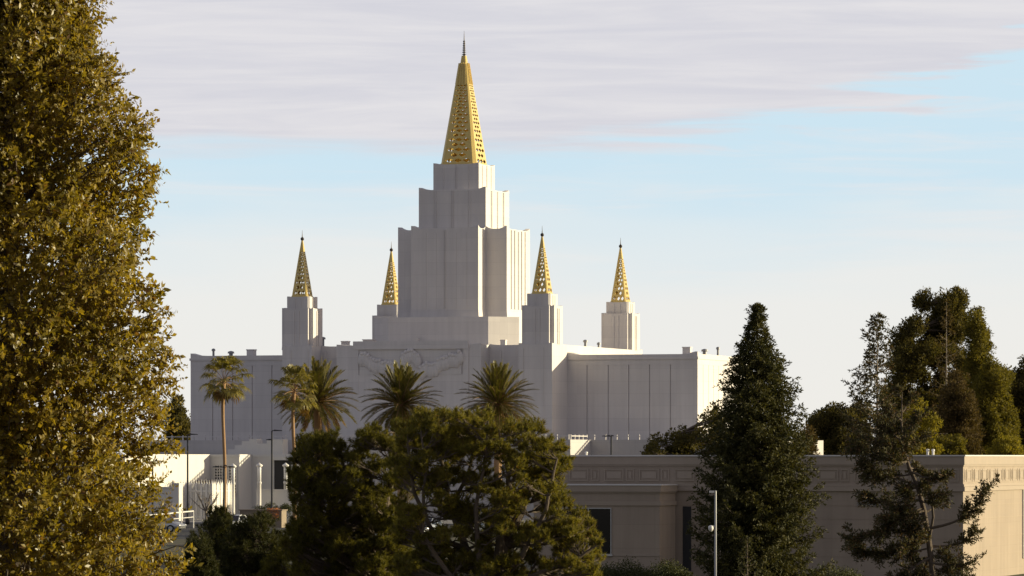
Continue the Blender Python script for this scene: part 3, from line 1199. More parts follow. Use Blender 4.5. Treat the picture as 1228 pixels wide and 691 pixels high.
top = at(858, 588, 215)
cp = thing('camera_pole', 'slim grey pole with a white dome camera before the dark spruce', 'pole', (top.x, top.y, 0))
mb = MB()
mb.lathe([(.15, -.6), (.15, .3), (.06, .35), (.05, top.z - .05), (.035, top.z)], n=12)
mb.build('pole', M['steel'], cp, True)
zc_ = at(0, 634, 215).z
mb = MB()
mb.tube([(0, 0, zc_ + .12), (-.22, -.05, zc_ + .12)], .025, 6)
mb.build('bracket', M['white'], cp)
mb = MB()
mb.lathe([(.02, zc_ + .16), (.11, zc_ + .12), (.13, zc_ + .02), (.11, zc_ - .06), (.06, zc_ - .13), (.01, zc_ - .15)][::-1], (-.22, -.05), 12)
mb.build('dome_camera', M['white'], cp, True)
mb = MB()
mb.box(-.30, -.05, -.05, .05, top.z - .12, top.z - .02)
mb.build('lamp_head', M['white'], cp)


# ------------------------------------------------------------------ cars
def make_car(label, paint):
    o = thing('parked_car', label, 'car', (0, 0, 0), 0, 'cars parked below the temple')
    st = [(-2.2, .55, .42, .78, .80), (-2.12, .78, .30, .86, .92), (-1.6, .88, .25, .93, 1.0), (-1.0, .90, .24, .95, 1.0), (0, .90, .24, .94, .98),
          (.9, .90, .24, .92, .96), (1.5, .88, .26, .84, .88), (2.05, .80, .30, .70, .74), (2.25, .55, .42, .62, .64)]
    vs, fs = [], []
    for x, w, z0, z1, z2 in st:
        for y, z in ((-w * .85, z0), (-w, z0 + .12), (-w, z1 - .12), (-w * .9, z1), (0, z2), (w * .9, z1), (w, z1 - .12), (w, z0 + .12), (w * .85, z0)):
            vs.append((x, y, z))
    n = 9
    for i in range(len(st) - 1):
        for k in range(n):
            fs.append((i * n + k, i * n + (k + 1) % n, (i + 1) * n + (k + 1) % n, (i + 1) * n + k))
    fs += [tuple(range(n))[::-1], tuple(range((len(st) - 1) * n, len(st) * n))]
    mb = MB(); mb.add(vs, fs)
    body = mb.build('body', paint, o, True)
    mb = MB()                                                     # cabin roof and pillars
    rz, bz = 1.43, .93
    cab = [(-1.75, .78, bz), (-1.05, .62, rz - .03), (-.2, .64, rz + .02), (.35, .62, rz - .02), (1.15, .78, bz - .02)]
    rf = [(x, -w, z) for x, w, z in cab[1:4]] + [(x, w, z) for x, w, z in cab[1:4]]
    mb.add(rf + [(x, y, z - .05) for x, y, z in rf], [(0, 1, 4, 3), (1, 2, 5, 4), (6, 9, 10, 7), (7, 10, 11, 8), (0, 6, 7, 1), (1, 7, 8, 2), (3, 4, 10, 9), (4, 5, 11, 10), (2, 8, 11, 5), (0, 3, 9, 6)])
    for s in (-1, 1):
        for a, b in ((0, 1), (3, 4)):
            p, q = cab[a], cab[b]
            mb.tube([(p[0], s * p[1], p[2] - .02), (q[0], s * q[1], q[2] - .02)], .05, 6)
        mb.tube([(-.25, s * .87, .92), (-.25, s * .65, rz - .03)], .045, 6)
    mb.build('roof', paint, o)
    g = .02
    for nm, x0, w0, z0, x1, w1, z1 in (('rear_window', -1.72, .74, bz, -1.05, .58, rz - .05), ('windscreen', 1.12, .74, bz - .02, .37, .58, rz - .05)):
        mb = MB()
        mb.add([(x0, -w0, z0), (x0, w0, z0), (x1, w1, z1), (x1, -w1, z1)], [(0, 1, 2, 3)])
        mb.build(nm, M['glass'], o)
    for s in (-1, 1):
        mb = MB()
        mb.add([(-1.5, s * .82, bz), (1.0, s * .82, bz), (.33, s * .62, rz - .05), (-1.02, s * .62, rz - .05)], [(0, 1, 2, 3)])
        mb.build('side_window', M['glass'], o)
        for nm, x, m_ in (('headlight', 2.12, M['head']), ('tail_light', -2.14, M['tail'])):
            mb = MB()
            zz = .62 if x > 0 else .74
            mb.blob((x, s * .60, zz), (.10, .17, .08), 10, 6)
            mb.build(nm, m_, o, True)
        for x in (-1.35, 1.38):
            mb = MB()
            pr = [(.20, -.1), (.31, -.11), (.33, -.07), (.33, .07), (.31, .11), (.20, .1)]
            vs, fs = [], []
            for r_, y in pr:
                for k in range(18):
                    t = k * math.pi / 9
                    vs.append((x + r_ * math.cos(t), s * .80 + y, .33 + r_ * math.sin(t)))
            for i in range(len(pr) - 1):
                for k in range(18):
                    fs.append((i * 18 + k, i * 18 + (k + 1) % 18, (i + 1) * 18 + (k + 1) % 18, (i + 1) * 18 + k))
            mb.add(vs, fs)
            wl = mb.build('wheel', M['tyre'], o, True)
            mb = MB()
            mb.tube([(x, s * .80 - .09, .33), (x, s * .80 + .09, .33)], .205, 14)
            mb.build('rim', M['rim'], wl)
    return o


car0 = make_car('silver car in sunlight below the large leafy tree', M['silver'])
_c = at(192, 0, 395)
car0.location = (_c.x, _c.y, .01)
car0.rotation_euler = (0, 0, R(-20))
_c = at(281, 0, 400)
dup(car0, (_c.x, _c.y, .01), R(-105), 'white car seen end-on below the short floodlight post', swap={M['silver']: M['whitecar']})
_c = at(475, 0, 360)
dup(car0, (_c.x, _c.y, .01), R(-20), 'pale car glimpsed through the left half of the big pine', swap={M['silver']: M['whitecar']})
_c = at(512, 0, 380)
dup(car0, (_c.x, _c.y, .01), R(-110), 'silver car glimpsed through the middle of the big pine')
_c = at(565, 0, 372)
dup(car0, (_c.x, _c.y, .01), R(70), 'charcoal car glimpsed among the right stems of the big pine', swap={M['silver']: M['darkcar']})

# handrail and planter at the car park
_a0, _b0 = at(160, 0, 412), at(232, 0, 418)
hr = thing('handrail', 'white metal handrail along the car park beside the silver car', 'handrail', (_a0.x, _a0.y, 0))
mb = MB()
za_, zb_ = at(0, 620, 412).z, at(0, 613, 418).z
D_ = Vector((_b0.x - _a0.x, _b0.y - _a0.y, 0))
mb.tube([(0, 0, za_), (D_.x, D_.y, zb_)], .07, 8)
mb.tube([(0, 0, za_ - .55), (D_.x, D_.y, zb_ - .55)], .04, 8)
for i in range(6):
    t = i / 5
    mb.tube([(D_.x * t, D_.y * t, 0), (D_.x * t, D_.y * t, za_ + (zb_ - za_) * t)], .05, 8)
mb.build('rail', M['white'], hr)
_a0 = at(300, 0, 422)
pl = thing('planter', 'sand coloured stone planter with orange flowers at its right end left of the big pine', 'planter', (_a0.x, _a0.y, 0), -TH)
mb = MB()
zt_ = at(0, 611, 422).z
mb.box(-.8, 3.4, -.6, .6, 0, zt_ - .1)
mb.box(-.9, 3.5, -.7, .7, zt_ - .098, zt_)
mb.build('box', M['planter'], pl)
sp_ = Soup()
n = 700
P = np.c_[rng.uniform(1.9, 3.2, n), rng.uniform(-.85, -.3, n), rng.uniform(zt_ - .9, zt_ + .12, n)]
sp_.add(leaves(P, rand_unit(n) + [0, 0, .6], rand_unit(n), rng.uniform(.06, .14, n), rng.uniform(.05, .09, n)))
sp_.build('flowers', M['orange'], pl)


# ------------------------------------------------------------------ vegetation
def branch_mesh(mb, p0, p1, r0, r1, n=5, sag=0.0, wob=0.03, sides=6):
    c = curve(p0, p1, n, sag, wob)
    mb.tube(c, [r0 + (r1 - r0) * i / n for i in range(n + 1)], sides)
    return c


def tree_root(name, label, base, cat='tree', group=None):
    return thing(name, label, cat, base, 0, group)


def L2(root, p):
    return Vector(p) - root.location


# --- large leafy tree at the left, close to the camera
def big_leafy():
    Y0 = 85.0
    s = F / Y0
    ax = (8 - 614.0) / s
    root = tree_root('broadleaf_tree', 'large glossy olive-leaved tree filling the left edge, nearest of all', (ax, Y0, 0))
    tab = [(-330, 4), (-240, 50), (-150, 85), (-60, 108), (0, 118), (18, 134), (45, 122), (95, 108), (112, 146), (150, 165), (172, 184), (240, 188), (285, 172),
           (318, 150), (348, 176), (395, 199), (440, 213), (493, 214), (522, 212), (548, 172), (566, 152), (582, 148), (600, 164), (612, 156), (631, 174), (648, 214), (664, 240), (700, 228), (780, 205), (860, 120)]
    zs = np.array([CZ + (HZ - a) / s for a, b in tab])[::-1]
    rs = np.array([(b - 4) / s for a, b in tab])[::-1]
    n = 22000
    z = rng.uniform(zs[0], zs[-1], n)
    ph = rng.uniform(0, 2 * np.pi, n)
    zz = np.clip(z + 1.1 * np.sin(ph) + .6 * np.sin(2 * ph), zs[0], zs[-1])
    Rr = np.interp(zz, zs, rs)
    lump = 1 + .10 * np.sin(3.1 * ph + 2.2 * z) * np.minimum(1, np.abs(np.sin(ph))) + .07 * np.sin(7 * ph - 3.7 * z)
    q = rng.uniform(0, 1, n)
    rr = np.maximum(.15, Rr * lump * (1 - .42 * q ** 2.2) - .40)
    C = np.c_[rr * np.cos(ph), rr * np.sin(ph), z]
    # hollow pockets that make clumps
    f3 = np.sin(2.1 * C[:, 0] + 1.3) * np.sin(2.4 * C[:, 2]) * np.sin(2.0 * C[:, 1] + .6) + .5 * np.sin(4.6 * C[:, 2] + 2 * C[:, 0]) * np.sin(4.2 * C[:, 0] - 1.2 * C[:, 2])
    keep = (f3 > -.75) | (q > .6)
    C, ph, q = C[keep], ph[keep], q[keep]
    n = len(C)
    out = np.c_[np.cos(ph), np.sin(ph), np.full(n, .45)]
    tw = norm(out + .75 * rand_unit(n))
    sp = Soup()
    k = 13
    tl = rng.uniform(.22, .46, n)
    t = np.tile(np.linspace(.05, 1, k), (n, 1))
    P = (C[:, None] + tw[:, None] * (tl[:, None] * t)[..., None]).reshape(-1, 3)
    twr = np.repeat(tw, k, 0)
    d = norm(twr * .55 + norm(np.cross(twr, rand_unit(n * k))) * 1.0 + np.array([0, 0, .12]))
    nn = norm(.35 * twr + np.array(SUN_DIR) * .9 + .85 * rand_unit(n * k))
    ln = rng.uniform(.075, .14, n * k) * np.repeat(rng.uniform(.72, 1.3, n), k)
    sp.add(leaves(P, d, nn, ln, ln * rng.uniform(.46, .62, n * k), .12))
    ni = 26000                                                  # leaves deeper inside the crown
    z = rng.uniform(zs[0], zs[-1] - .5, ni)
    ph = rng.uniform(0, 2 * np.pi, ni)
    zz = np.clip(z + 1.1 * np.sin(ph) + .6 * np.sin(2 * ph), zs[0], zs[-1])
    rr = np.interp(zz, zs, rs) * rng.uniform(.25, .68, ni)
    P = np.c_[rr * np.cos(ph), rr * np.sin(ph), z]
    ln = rng.uniform(.12, .19, ni)
    sp.add(leaves(P, rand_unit(ni), rand_unit(ni), ln, ln * .55, .12))
    sp.build('crown', L['broad'], root)
    mb = MB()
    tz = zs[-1] - 1.5
    mb.tube(curve((0, 0, -.6), (.1, 0, tz), 10, 0, .008), [.42 - .36 * i / 10 for i in range(11)], 12)
    for i in range(70):
        z = random.uniform(2.0, tz - .5)
        a = random.uniform(0, 2 * math.pi)
        r = float(np.interp(z + .8, zs, rs)) * .8
        branch_mesh(mb, (0, 0, z), (r * math.cos(a), r * math.sin(a), z + r * .55), .09, .02, 5, .04, .03)
    for i in rng.choice(n, 2200, replace=False):
        c = C[i]
        e = c + tw[i] * tl[i]
        b = c * np.array([.8, .8, 1]) - np.array([0, 0, .22])
        mb.tube([b, c, e], [.018, .012, .005], 4, False)
    mb.build('trunk', M['bark'], root)


big_leafy()


# --- pines with clumped needle tufts
def pine(name, label, trunk_paths, clumps, Y0, lmat, bmat, tuft=(.17, .26), dens=1.0, needles=36, nw=.024, cat='pine tree', flat=1.0):
    """clumps: (px, py, depth offset, radius in px); every clump hangs on a limb"""
    s = F / Y0
    b0 = at(trunk_paths[0][0][0], 0, Y0)
    root = tree_root(name, label, (b0.x, Y0, 0), cat)
    mb = MB()
    paths = []
    for path in trunk_paths:
        pts = [at(px, py, Y0 + dy_) - root.location for px, py, dy_, r in path]
        pts[0].z = -.6 if path[0][1] >= 900 else pts[0].z
        rad = [r / s for *_, r in path]
        # refine
        P, Rd = [], []
        for i in range(len(pts) - 1):
            for k in range(4):
                t = k / 4
                P.append(pts[i].lerp(pts[i + 1], t) + Vector(rand_unit(1)[0]) * .04)
                Rd.append(rad[i] + (rad[i + 1] - rad[i]) * t)
        P.append(pts[-1]); Rd.append(rad[-1])
        mb.tube(P, Rd, 8)
        paths.append((P, Rd))
    sp = Soup()
    for (px, py, dy_, rp) in clumps:
        c = at(px, py, Y0 + dy_) - root.location
        r = rp / s
        best, bd = None, 1e9
        for P, Rd in paths:
            for p, rr in zip(P, Rd):
                if p.z > c.z - .15 * r: continue
                d = (p - c).length + .8 * max(0, .35 * math.hypot(p.x - c.x, p.y - c.y) - (c.z - p.z))
                if d < bd: best, bd, br = p, d, rr
        if best is None:
            best, br = min(((p, rr) for P, Rd in paths for p, rr in zip(P, Rd)), key=lambda x: (x[0] - c).length)
        lim = branch_mesh(mb, best, c - Vector((0, 0, r * .3)), min(br * .7, .03 + .035 * r), .02, 6, -.05, .035)
        n = max(10, int(70 * dens * r ** 1.7 + 12))
        u = rand_unit(n)
        u[:, 2] = np.where(rng.uniform(size=n) < .72, np.abs(u[:, 2]), u[:, 2] * .7)
        rad = rng.uniform(.45, 1.0, n)[:, None] ** .6
        E = np.array(c) + u * rad * np.array([r, r, r * flat]) * (1 + .18 * rng.normal(size=(n, 1)))
        for i in range(n):
            if i % 2 == 0:
                k = random.randint(2, len(lim) - 1)
                mid = (Vector(lim[k]) + Vector(E[i])) / 2 - Vector((0, 0, .05))
                mb.tube([lim[k], mid, E[i]], [.016, .011, .006], 4, False)
        d0 = norm(norm(E - np.array(lim[-1])) + np.array([0, 0, .55]) + .35 * rand_unit(n))
        k = needles
        l0 = rng.uniform(*tuft, n)
        back = rng.uniform(0, .8, (n, k))
        P = (E[:, None] - d0[:, None] * (back * l0[:, None])[..., None]).reshape(-1, 3)
        D = norm(np.repeat(d0, k, 0) * .75 + rand_unit(n * k) * .85)
        sp.add(strips(P, D, np.repeat(l0, k) * rng.uniform(.6, 1.0, n * k), nw))
    mb.build('trunk', bmat, root)
    sp.build('crown', lmat, root)
    return root


def fill_clumps(outline, n, rmin, rmax, dmax, seed, holes=(), gap=.55):
    """spread clumps inside a silhouette in the picture plane, each at its own depth"""
    rd = random.Random(seed)
    xs = [p[0] for p in outline]; ys = [p[1] for p in outline]

    def inside(x, y):
        c = False
        for i in range(len(outline)):
            (x1, y1), (x2, y2) = outline[i - 1], outline[i]
            if (y1 > y) != (y2 > y) and x < (x2 - x1) * (y - y1) / (y2 - y1) + x1: c = not c
        return c
    out = []
    tries = 0
    while len(out) < n and tries < 20000:
        tries += 1
        x, y, r = rd.uniform(min(xs), max(xs)), rd.uniform(min(ys), max(ys)), rd.uniform(rmin, rmax)
        if not (inside(x - r * .75, y) and inside(x + r * .75, y) and inside(x, y - r * .55)): continue
        if any((x - a) ** 2 + (y - b) ** 2 < c * c for a, b, c in holes): continue
        d = rd.uniform(-dmax, dmax)
        if any((x - a) ** 2 + (y - b) ** 2 + ((d - c) * 30) ** 2 < (gap * (r + e)) ** 2 for a, b, c, e in out): continue
        out.append((x, y, d, r))
    return out


out_r = [(470, 700), (468, 600), (455, 545), (470, 512), (497, 497), (520, 489), (560, 488), (583, 495), (600, 506), (622, 501), (650, 512), (680, 524),
         (691, 550), (689, 575), (682, 598), (702, 612), (719, 630), (722, 655), (731, 678), (730, 720), (600, 740)]
holes_r = [(517, 625, 15), (545, 590, 14), (505, 585, 11), (575, 632, 13), (530, 560, 10), (610, 580, 11), (640, 610, 13), (563, 560, 9), (600, 655, 13), (655, 660, 11), (545, 650, 11), (632, 560, 8)]
pine('pine_tree', 'broad many-stemmed pine with yellow-green tufts in the middle foreground',
     [[(592, 900, 0, 11), (594, 691, 0, 9), (606, 655, .2, 7), (625, 615, .5, 5), (640, 570, .8, 3), (650, 530, 1, 1.5)],
      [(594, 691, 0, 7), (600, 640, -.4, 5), (612, 590, -.7, 3.4), (606, 545, -.8, 2), (598, 515, -1, 1.2)],
      [(594, 700, 0, 7), (560, 660, .6, 5), (540, 610, 1, 3.6), (530, 560, 1.2, 2.2), (525, 505, 1.3, 1.2)],
      [(560, 660, .6, 4), (520, 640, -.5, 3), (497, 590, -.9, 2.2), (488, 530, -1.1, 1.2)],
      [(606, 655, .2, 4), (650, 650, -.8, 3), (690, 640, -1.3, 1.6)],
      [(540, 610, 1, 3), (562, 570, .3, 2), (572, 520, 0, 1.2)],
      [(592, 720, 0, 5), (575, 670, -1.2, 3.4), (570, 610, -1.6, 2.4), (582, 550, -1.6, 1.6), (585, 505, -1.6, 1)],
      [(594, 700, 0, 5), (625, 670, -1.3, 3.4), (655, 610, -1.7, 2.4), (668, 550, -1.6, 1.4)],
      [(592, 720, 0, 5), (540, 690, -1.4, 3.4), (505, 640, -1.8, 2.6), (510, 570, -1.8, 1.8), (505, 510, -1.6, 1)],
      [(594, 700, 0, 5), (640, 690, -1.0, 3), (690, 672, -1.4, 2), (715, 655, -1.4, 1)]],
     fill_clumps(out_r, 420, 8, 16, 2.5, 3, holes_r, .40), 180, L['pine'], M['bark'])
out_l = [(342, 545), (352, 521), (385, 520), (404, 509), (428, 514), (445, 508), (478, 503), (500, 520), (510, 560), (500, 640), (480, 740), (345, 740), (300, 700), (325, 655), (345, 620), (340, 575)]
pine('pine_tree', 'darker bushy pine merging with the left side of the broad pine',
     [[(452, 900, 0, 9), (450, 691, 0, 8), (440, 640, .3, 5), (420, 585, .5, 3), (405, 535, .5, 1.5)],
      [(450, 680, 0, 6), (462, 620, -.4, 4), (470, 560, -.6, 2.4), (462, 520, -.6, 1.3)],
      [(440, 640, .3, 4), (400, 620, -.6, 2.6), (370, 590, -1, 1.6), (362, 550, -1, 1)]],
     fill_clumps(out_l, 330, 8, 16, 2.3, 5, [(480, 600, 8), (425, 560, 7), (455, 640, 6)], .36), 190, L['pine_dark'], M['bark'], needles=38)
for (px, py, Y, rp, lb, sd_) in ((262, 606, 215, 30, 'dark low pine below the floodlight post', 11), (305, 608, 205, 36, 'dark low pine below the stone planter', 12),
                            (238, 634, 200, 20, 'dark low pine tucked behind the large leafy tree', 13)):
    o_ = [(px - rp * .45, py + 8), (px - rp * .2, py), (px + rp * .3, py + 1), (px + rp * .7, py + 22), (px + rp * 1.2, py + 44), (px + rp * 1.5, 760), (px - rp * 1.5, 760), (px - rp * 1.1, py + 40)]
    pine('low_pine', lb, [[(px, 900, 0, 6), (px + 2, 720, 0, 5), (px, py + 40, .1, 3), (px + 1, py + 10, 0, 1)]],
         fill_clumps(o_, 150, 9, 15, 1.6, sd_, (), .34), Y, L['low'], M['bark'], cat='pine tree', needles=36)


# --- conifers built from whorls of sprays
def conifer(name, label, base, h, prof, lmat, bmat, nb, seed, droop=.25, tipup=.25, z_first=.06, leaf=(.13, .04), bl=.55, dens=1.0, r_tr=.22, gaps=.0, cat='conifer', lean=(0, 0), twig_step=.22, vary=.68):
    rd = random.Random(seed)
    root = tree_root(name, label, base, cat)
    mb = MB()
    top = Vector((lean[0], lean[1], h))
    tp = [Vector((lean[0] * (i / 8) ** 1.5, lean[1] * (i / 8) ** 1.5, h * i / 8)) for i in range(9)]
    mb.tube(tp, [r_tr * (1 - i / 8) + .015 for i in range(9)], 9)
    sp = Soup()
    zs = [p[0] for p in prof]; rs = [p[1] for p in prof]
    PP, DD = [], []
    for b in range(nb):
        t = z_first + (1 - z_first) * (b + rd.random()) / nb
        t = min(.995, t)
        ph = b * 2.39996 + rd.uniform(-.4, .4)
        rmax = float(np.interp(t, zs, rs))
        if rd.random() < gaps: continue
        ln = max(.12, rmax * (vary + (1.12 - vary) * rd.random() ** .7))
        f = t * 8; i = min(7, int(f))
        p0 = tp[i].lerp(tp[i + 1], f - i)
        dr = Vector((math.cos(ph), math.sin(ph), 0))
        el = .5 * t - .05
        n = 7
        pts = []
        for k in range(n + 1):
            x = k / n
            zz = ln * (el * x - droop * math.sin(x * math.pi * .8) * (1 - .6 * t) + tipup * x ** 3 * .6)
            pts.append(p0 + dr * (ln * x) + Vector((0, 0, zz)))
        mb.tube(pts, [max(.006, .05 * ln / 3 * (1 - k / n) + .006) for k in range(n + 1)], 4, False)
        side = Vector((-dr.y, dr.x, 0))
        m = max(3, int(ln / twig_step))
        for j in range(m):
            x = .16 + .84 * (j + rd.random()) / m
            if rd.random() < .08: continue
            f2 = min(n - 1e-4, x * n); i2 = int(f2)
            q = pts[i2].lerp(pts[i2 + 1], f2 - i2)
            s_ = 1 if j % 2 else -1
            tl = bl * (1.15 - .75 * x) * rd.uniform(.6, 1.2) * min(1, .5 + ln / 3)
            d = (dr * .75 + side * s_ * rd.uniform(.5, 1.1) + Vector((0, 0, rd.uniform(-.28, .22)))).normalized()
            k_ = max(4, int(tl / .034 * dens))
            tt = np.linspace(0, 1, k_)
            q_, d_ = np.array(q), np.array(d)
            P = q_ + d_ * (tl * tt)[:, None] + np.array([0, 0, -1]) * (tl * .22 * tt ** 2)[:, None]
            PP.append(P); DD.append(np.tile(d_, (k_, 1)))
        # leader tip
        P = np.array([pts[-2].lerp(pts[-1], x) for x in np.linspace(0, 1, 8)])
        PP.append(P); DD.append(np.tile(np.array((pts[-1] - pts[-2]).normalized()), (8, 1)))
    P = np.concatenate(PP); D = np.concatenate(DD)
    n = len(P)
    d = norm(D * .7 + .8 * rand_unit(n) + np.array([0, 0, .12]))
    l_ = rng.uniform(leaf[0] * .7, leaf[0] * 1.25, n)
    sp.add(leaves(P, d, rand_unit(n), l_, l_ * (leaf[1] / leaf[0]), .1))
    mb.build('trunk', bmat, root)
    sp.build('crown', lmat, root)
    return root


# dark spruce right of the temple
Ys = 235.0
b0 = at(908, 0, Ys); hs_ = at(0, 366, Ys).z
pr = [(at(0, py, Ys).z / hs_, w * Ys / F) for py, w in ((760, 76), (691, 86), (640, 80), (600, 76), (560, 68), (520, 58), (480, 45), (440, 31), (410, 16), (388, 6), (366, .6))]
conifer('spruce_tree', 'tall dense dark spruce standing before the low tan building', (b0.x, Ys, -.5), hs_ + .5, pr, L['spruce'], M['bark'], 470, 21,
        droop=.16, tipup=.30, leaf=(.20, .07), bl=.95, dens=1.15, r_tr=.26, twig_step=.13, vary=.42)
b0 = at(896, 0, 205)
conifer('spruce_sapling', 'small young spruce at the foot of the dark spruce', (b0.x, 205, -.5), at(0, 645, 205).z + .5, [(0, 1.0), (.5, .6), (1, .03)], L['spruce'], M['bark'], 70, 22,
        leaf=(.12, .04), bl=.4, r_tr=.06)

# sparse leaning cedar at right, near
def sparse_cedar():
    Y0 = 150.0
    s = F / Y0
    base = at(1124, 0, Y0)
    root = tree_root('cedar_tree', 'sparse leaning cedar with bare trunk and upturned branch ends at right', (base.x, Y0, 0), 'conifer')
    W = lambda px, py, d=0.0: at(px, py, Y0 + d) - root.location
    mb = MB()
    path = [(1124, 840, 0), (1120, 700, 0), (1114, 650, 0), (1108, 612, .05), (1100, 582, 0), (1090, 560, 0), (1083, 535, .05), (1081, 505, 0), (1082, 470, 0)]
    tp = [W(*p) for p in path]
    tp[0].z = -.6
    mb.tube(tp, [.15, .11, .095, .085, .075, .06, .045, .03, .012], 9)
    t2 = [W(1114, 650), W(1119, 620, -.2), (W(1117, 595, -.25)), W(1108, 575, -.2)]
    mb.tube(t2, [.05, .045, .035, .02], 7)
    rd = random.Random(5)
    PP, DD = [], []

    def spray(pts, wid, dn=1.0):
        n = len(pts) - 1
        ln = sum((pts[i + 1] - pts[i]).length for i in range(n))
        m = max(5, int(ln / .05 * dn))
        for j in range(m):
            x = .12 + .88 * (j + rd.random()) / m
            f2 = min(n - 1e-4, x * n); i2 = int(f2)
            q = pts[i2].lerp(pts[i2 + 1], f2 - i2)
            dr = (pts[i2 + 1] - pts[i2]).normalized()
            sd_ = Vector(rand_unit(1)[0]); sd_ = (sd_ - dr * sd_.dot(dr)).normalized()
            sd_.z = sd_.z * .6
            d = (dr * .8 + sd_ + Vector((0, 0, -.05))).normalized()
            tl = wid * rd.uniform(.4, 1.1) * (1.15 - .65 * x)
            k_ = max(4, int(tl / .022))
            tt = np.linspace(0, 1, k_)
            PP.append(np.array(q) + np.array(d) * (tl * tt)[:, None] + np.array([0, 0, -1]) * (.2 * tl * tt ** 2)[:, None])
            DD.append(np.tile(np.array(d), (k_, 1)))

    def bough(pts_px, wid, r0=.05, dn=1.0):
        pts = [W(*p) for p in pts_px]
        P = []
        for i in range(len(pts) - 1):
            for k in range(3): P.append(pts[i].lerp(pts[i + 1], k / 3) + Vector(rand_unit(1)[0]) * .02)
        P.append(pts[-1])
        n = len(P) - 1
        mb.tube(P, [r0 * (1 - i / n) + .006 for i in range(n + 1)], 5, False)
        spray(P[max(1, n // 4):], wid, dn)
        for k in range(int(n * 1.9)):
            i = rd.randint(max(1, n // 3), n - 1)
            dd = (P[i + 1] - P[i - 1]).normalized()
            e = P[i] + (dd * .6 + Vector(rand_unit(1)[0]) * .8 + Vector((0, 0, .1))) * wid * rd.uniform(.8, 1.6)
            q = curve(P[i], e, 4, .05, .04)
            mb.tube(q, [.016, .013, .01, .008, .005], 4, False)
            spray(q, wid * .7, dn)

    bough([(1110, 634, -.1), (1140, 628, -.4), (1160, 618, -.6), (1174, 602, -.7), (1184, 582, -.8)], .34, .05, 1.2)
    bough([(1113, 655, .1), (1140, 655, .4), (1158, 650, .5), (1168, 640, .6)], .30, .04)
    bough([(1117, 675, -.1), (1145, 680, -.4), (1166, 676, -.4)], .36, .04)
    bough([(1092, 565, 0), (1106, 572, -.3), (1122, 575, -.4), (1134, 572, -.5)], .26, .04, 1.5)
    bough([(1110, 640, 0), (1070, 636, -.5), (1040, 644, -.7), (1016, 646, -.8)], .42, .05, 1.5)
    bough([(1112, 648, .1), (1080, 660, .4), (1052, 664, .6), (1030, 662, .7)], .42, .05, 1.4)
    bough([(1116, 668, 0), (1090, 684, -.4), (1068, 700, -.5)], .42, .05, 1.4)
    bough([(1104, 600, 0), (1076, 604, .4), (1052, 598, .6), (1036, 596, .7)], .40, .05, 1.0)
    bough([(1107, 612, 0), (1082, 622, -.5), (1062, 622, -.7)], .44, .05, 1.3)
    bough([(1098, 580, 0), (1070, 572, -.3), (1045, 568, -.5), (1034, 560, -.5)], .38, .045, 1.3)
    bough([(1088, 555, 0), (1062, 548, .3), (1036, 545, .5), (1020, 538, .6)], .36, .045, 1.3)
    bough([(1086, 548, 0), (1066, 535, -.4), (1046, 528, -.5)], .34, .04, 1.3)
    bough([(1084, 538, 0), (1100, 528, .3), (1112, 524, .4)], .28, .04, 1.0)
    bough([(1084, 530, 0), (1062, 515, .3), (1048, 505, .3)], .30, .035, 1.1)
    bough([(1083, 520, 0), (1096, 508, -.3), (1106, 498, -.3)], .26, .03)
    bough([(1082, 505, 0), (1068, 495, -.3), (1060, 486, -.3)], .24, .03)
    bough([(1082, 495, 0), (1090, 484, .2), (1096, 476, .2)], .20, .025)
    bough([(1082, 480, 0), (1078, 472, .1), (1076, 466, .1)], .16, .02)
    bough([(1108, 615, 0), (1128, 604, .4), (1134, 596, .5)], .24, .03)
    bough([(1116, 665, .3), (1104, 690, 1.0), (1098, 704, 1.2)], .4, .04, 1.2)
    bough([(1118, 690, -.2), (1140, 700, -.8), (1158, 702, -.8)], .4, .04, 1.2)
    for py in range(505, 700, 8):                                # fill the crown round the stem
        i = min(range(len(path)), key=lambda k_: abs(path[k_][1] - py))
        x0 = float(np.interp(py, [p[1] for p in path][::-1], [p[0] for p in path][::-1]))
        sg = rd.choice((-1, -1, 1))
        w_ = rd.uniform(14, 46) * min(1, (py - 480) / 90) * (1 if sg < 0 else .75)
        dd = rd.uniform(-.9, .9)
        bough([(x0, py, 0), (x0 + sg * w_ * .5, py + rd.uniform(-2, 8), dd * .6), (x0 + sg * w_, py + rd.uniform(-8, 10), dd)], .34, .03, 1.0)
    P = np.concatenate(PP); D = np.concatenate(DD)
    n = len(P)
    d = norm(D * .7 + .75 * rand_unit(n) + np.array([0, 0, .15]))
    l_ = rng.uniform(.09, .16, n)
    V = Soup(); V.add(leaves(P, d, rand_unit(n), l_, l_ * .32, .1))
    mb.build('trunk', M['bark'], root)
    V.build('crown', L['cedar'], root)


sparse_cedar()

# thin see-through conifer behind the low building
Yt = 345.0
b0 = at(1052, 0, Yt); ht = at(0, 378, Yt).z
pr = [(at(0, py, Yt).z / ht, w * Yt / F) for py, w in ((640, 46), (545, 44), (500, 40), (470, 34), (452, 26), (437, 34), (422, 16), (404, 17), (388, 9), (378, 4))]
conifer('thin_conifer', 'thin see-through conifer with a bare upper trunk left of the tall dark tree', (b0.x, Yt, 0), ht, pr, L['cedar'], M['bark_pale'], 190, 31,
        droop=.05, tipup=.35, leaf=(.28, .10), bl=.9, dens=.7, r_tr=.16, gaps=.3, vary=.2, twig_step=.22, z_first=.3)


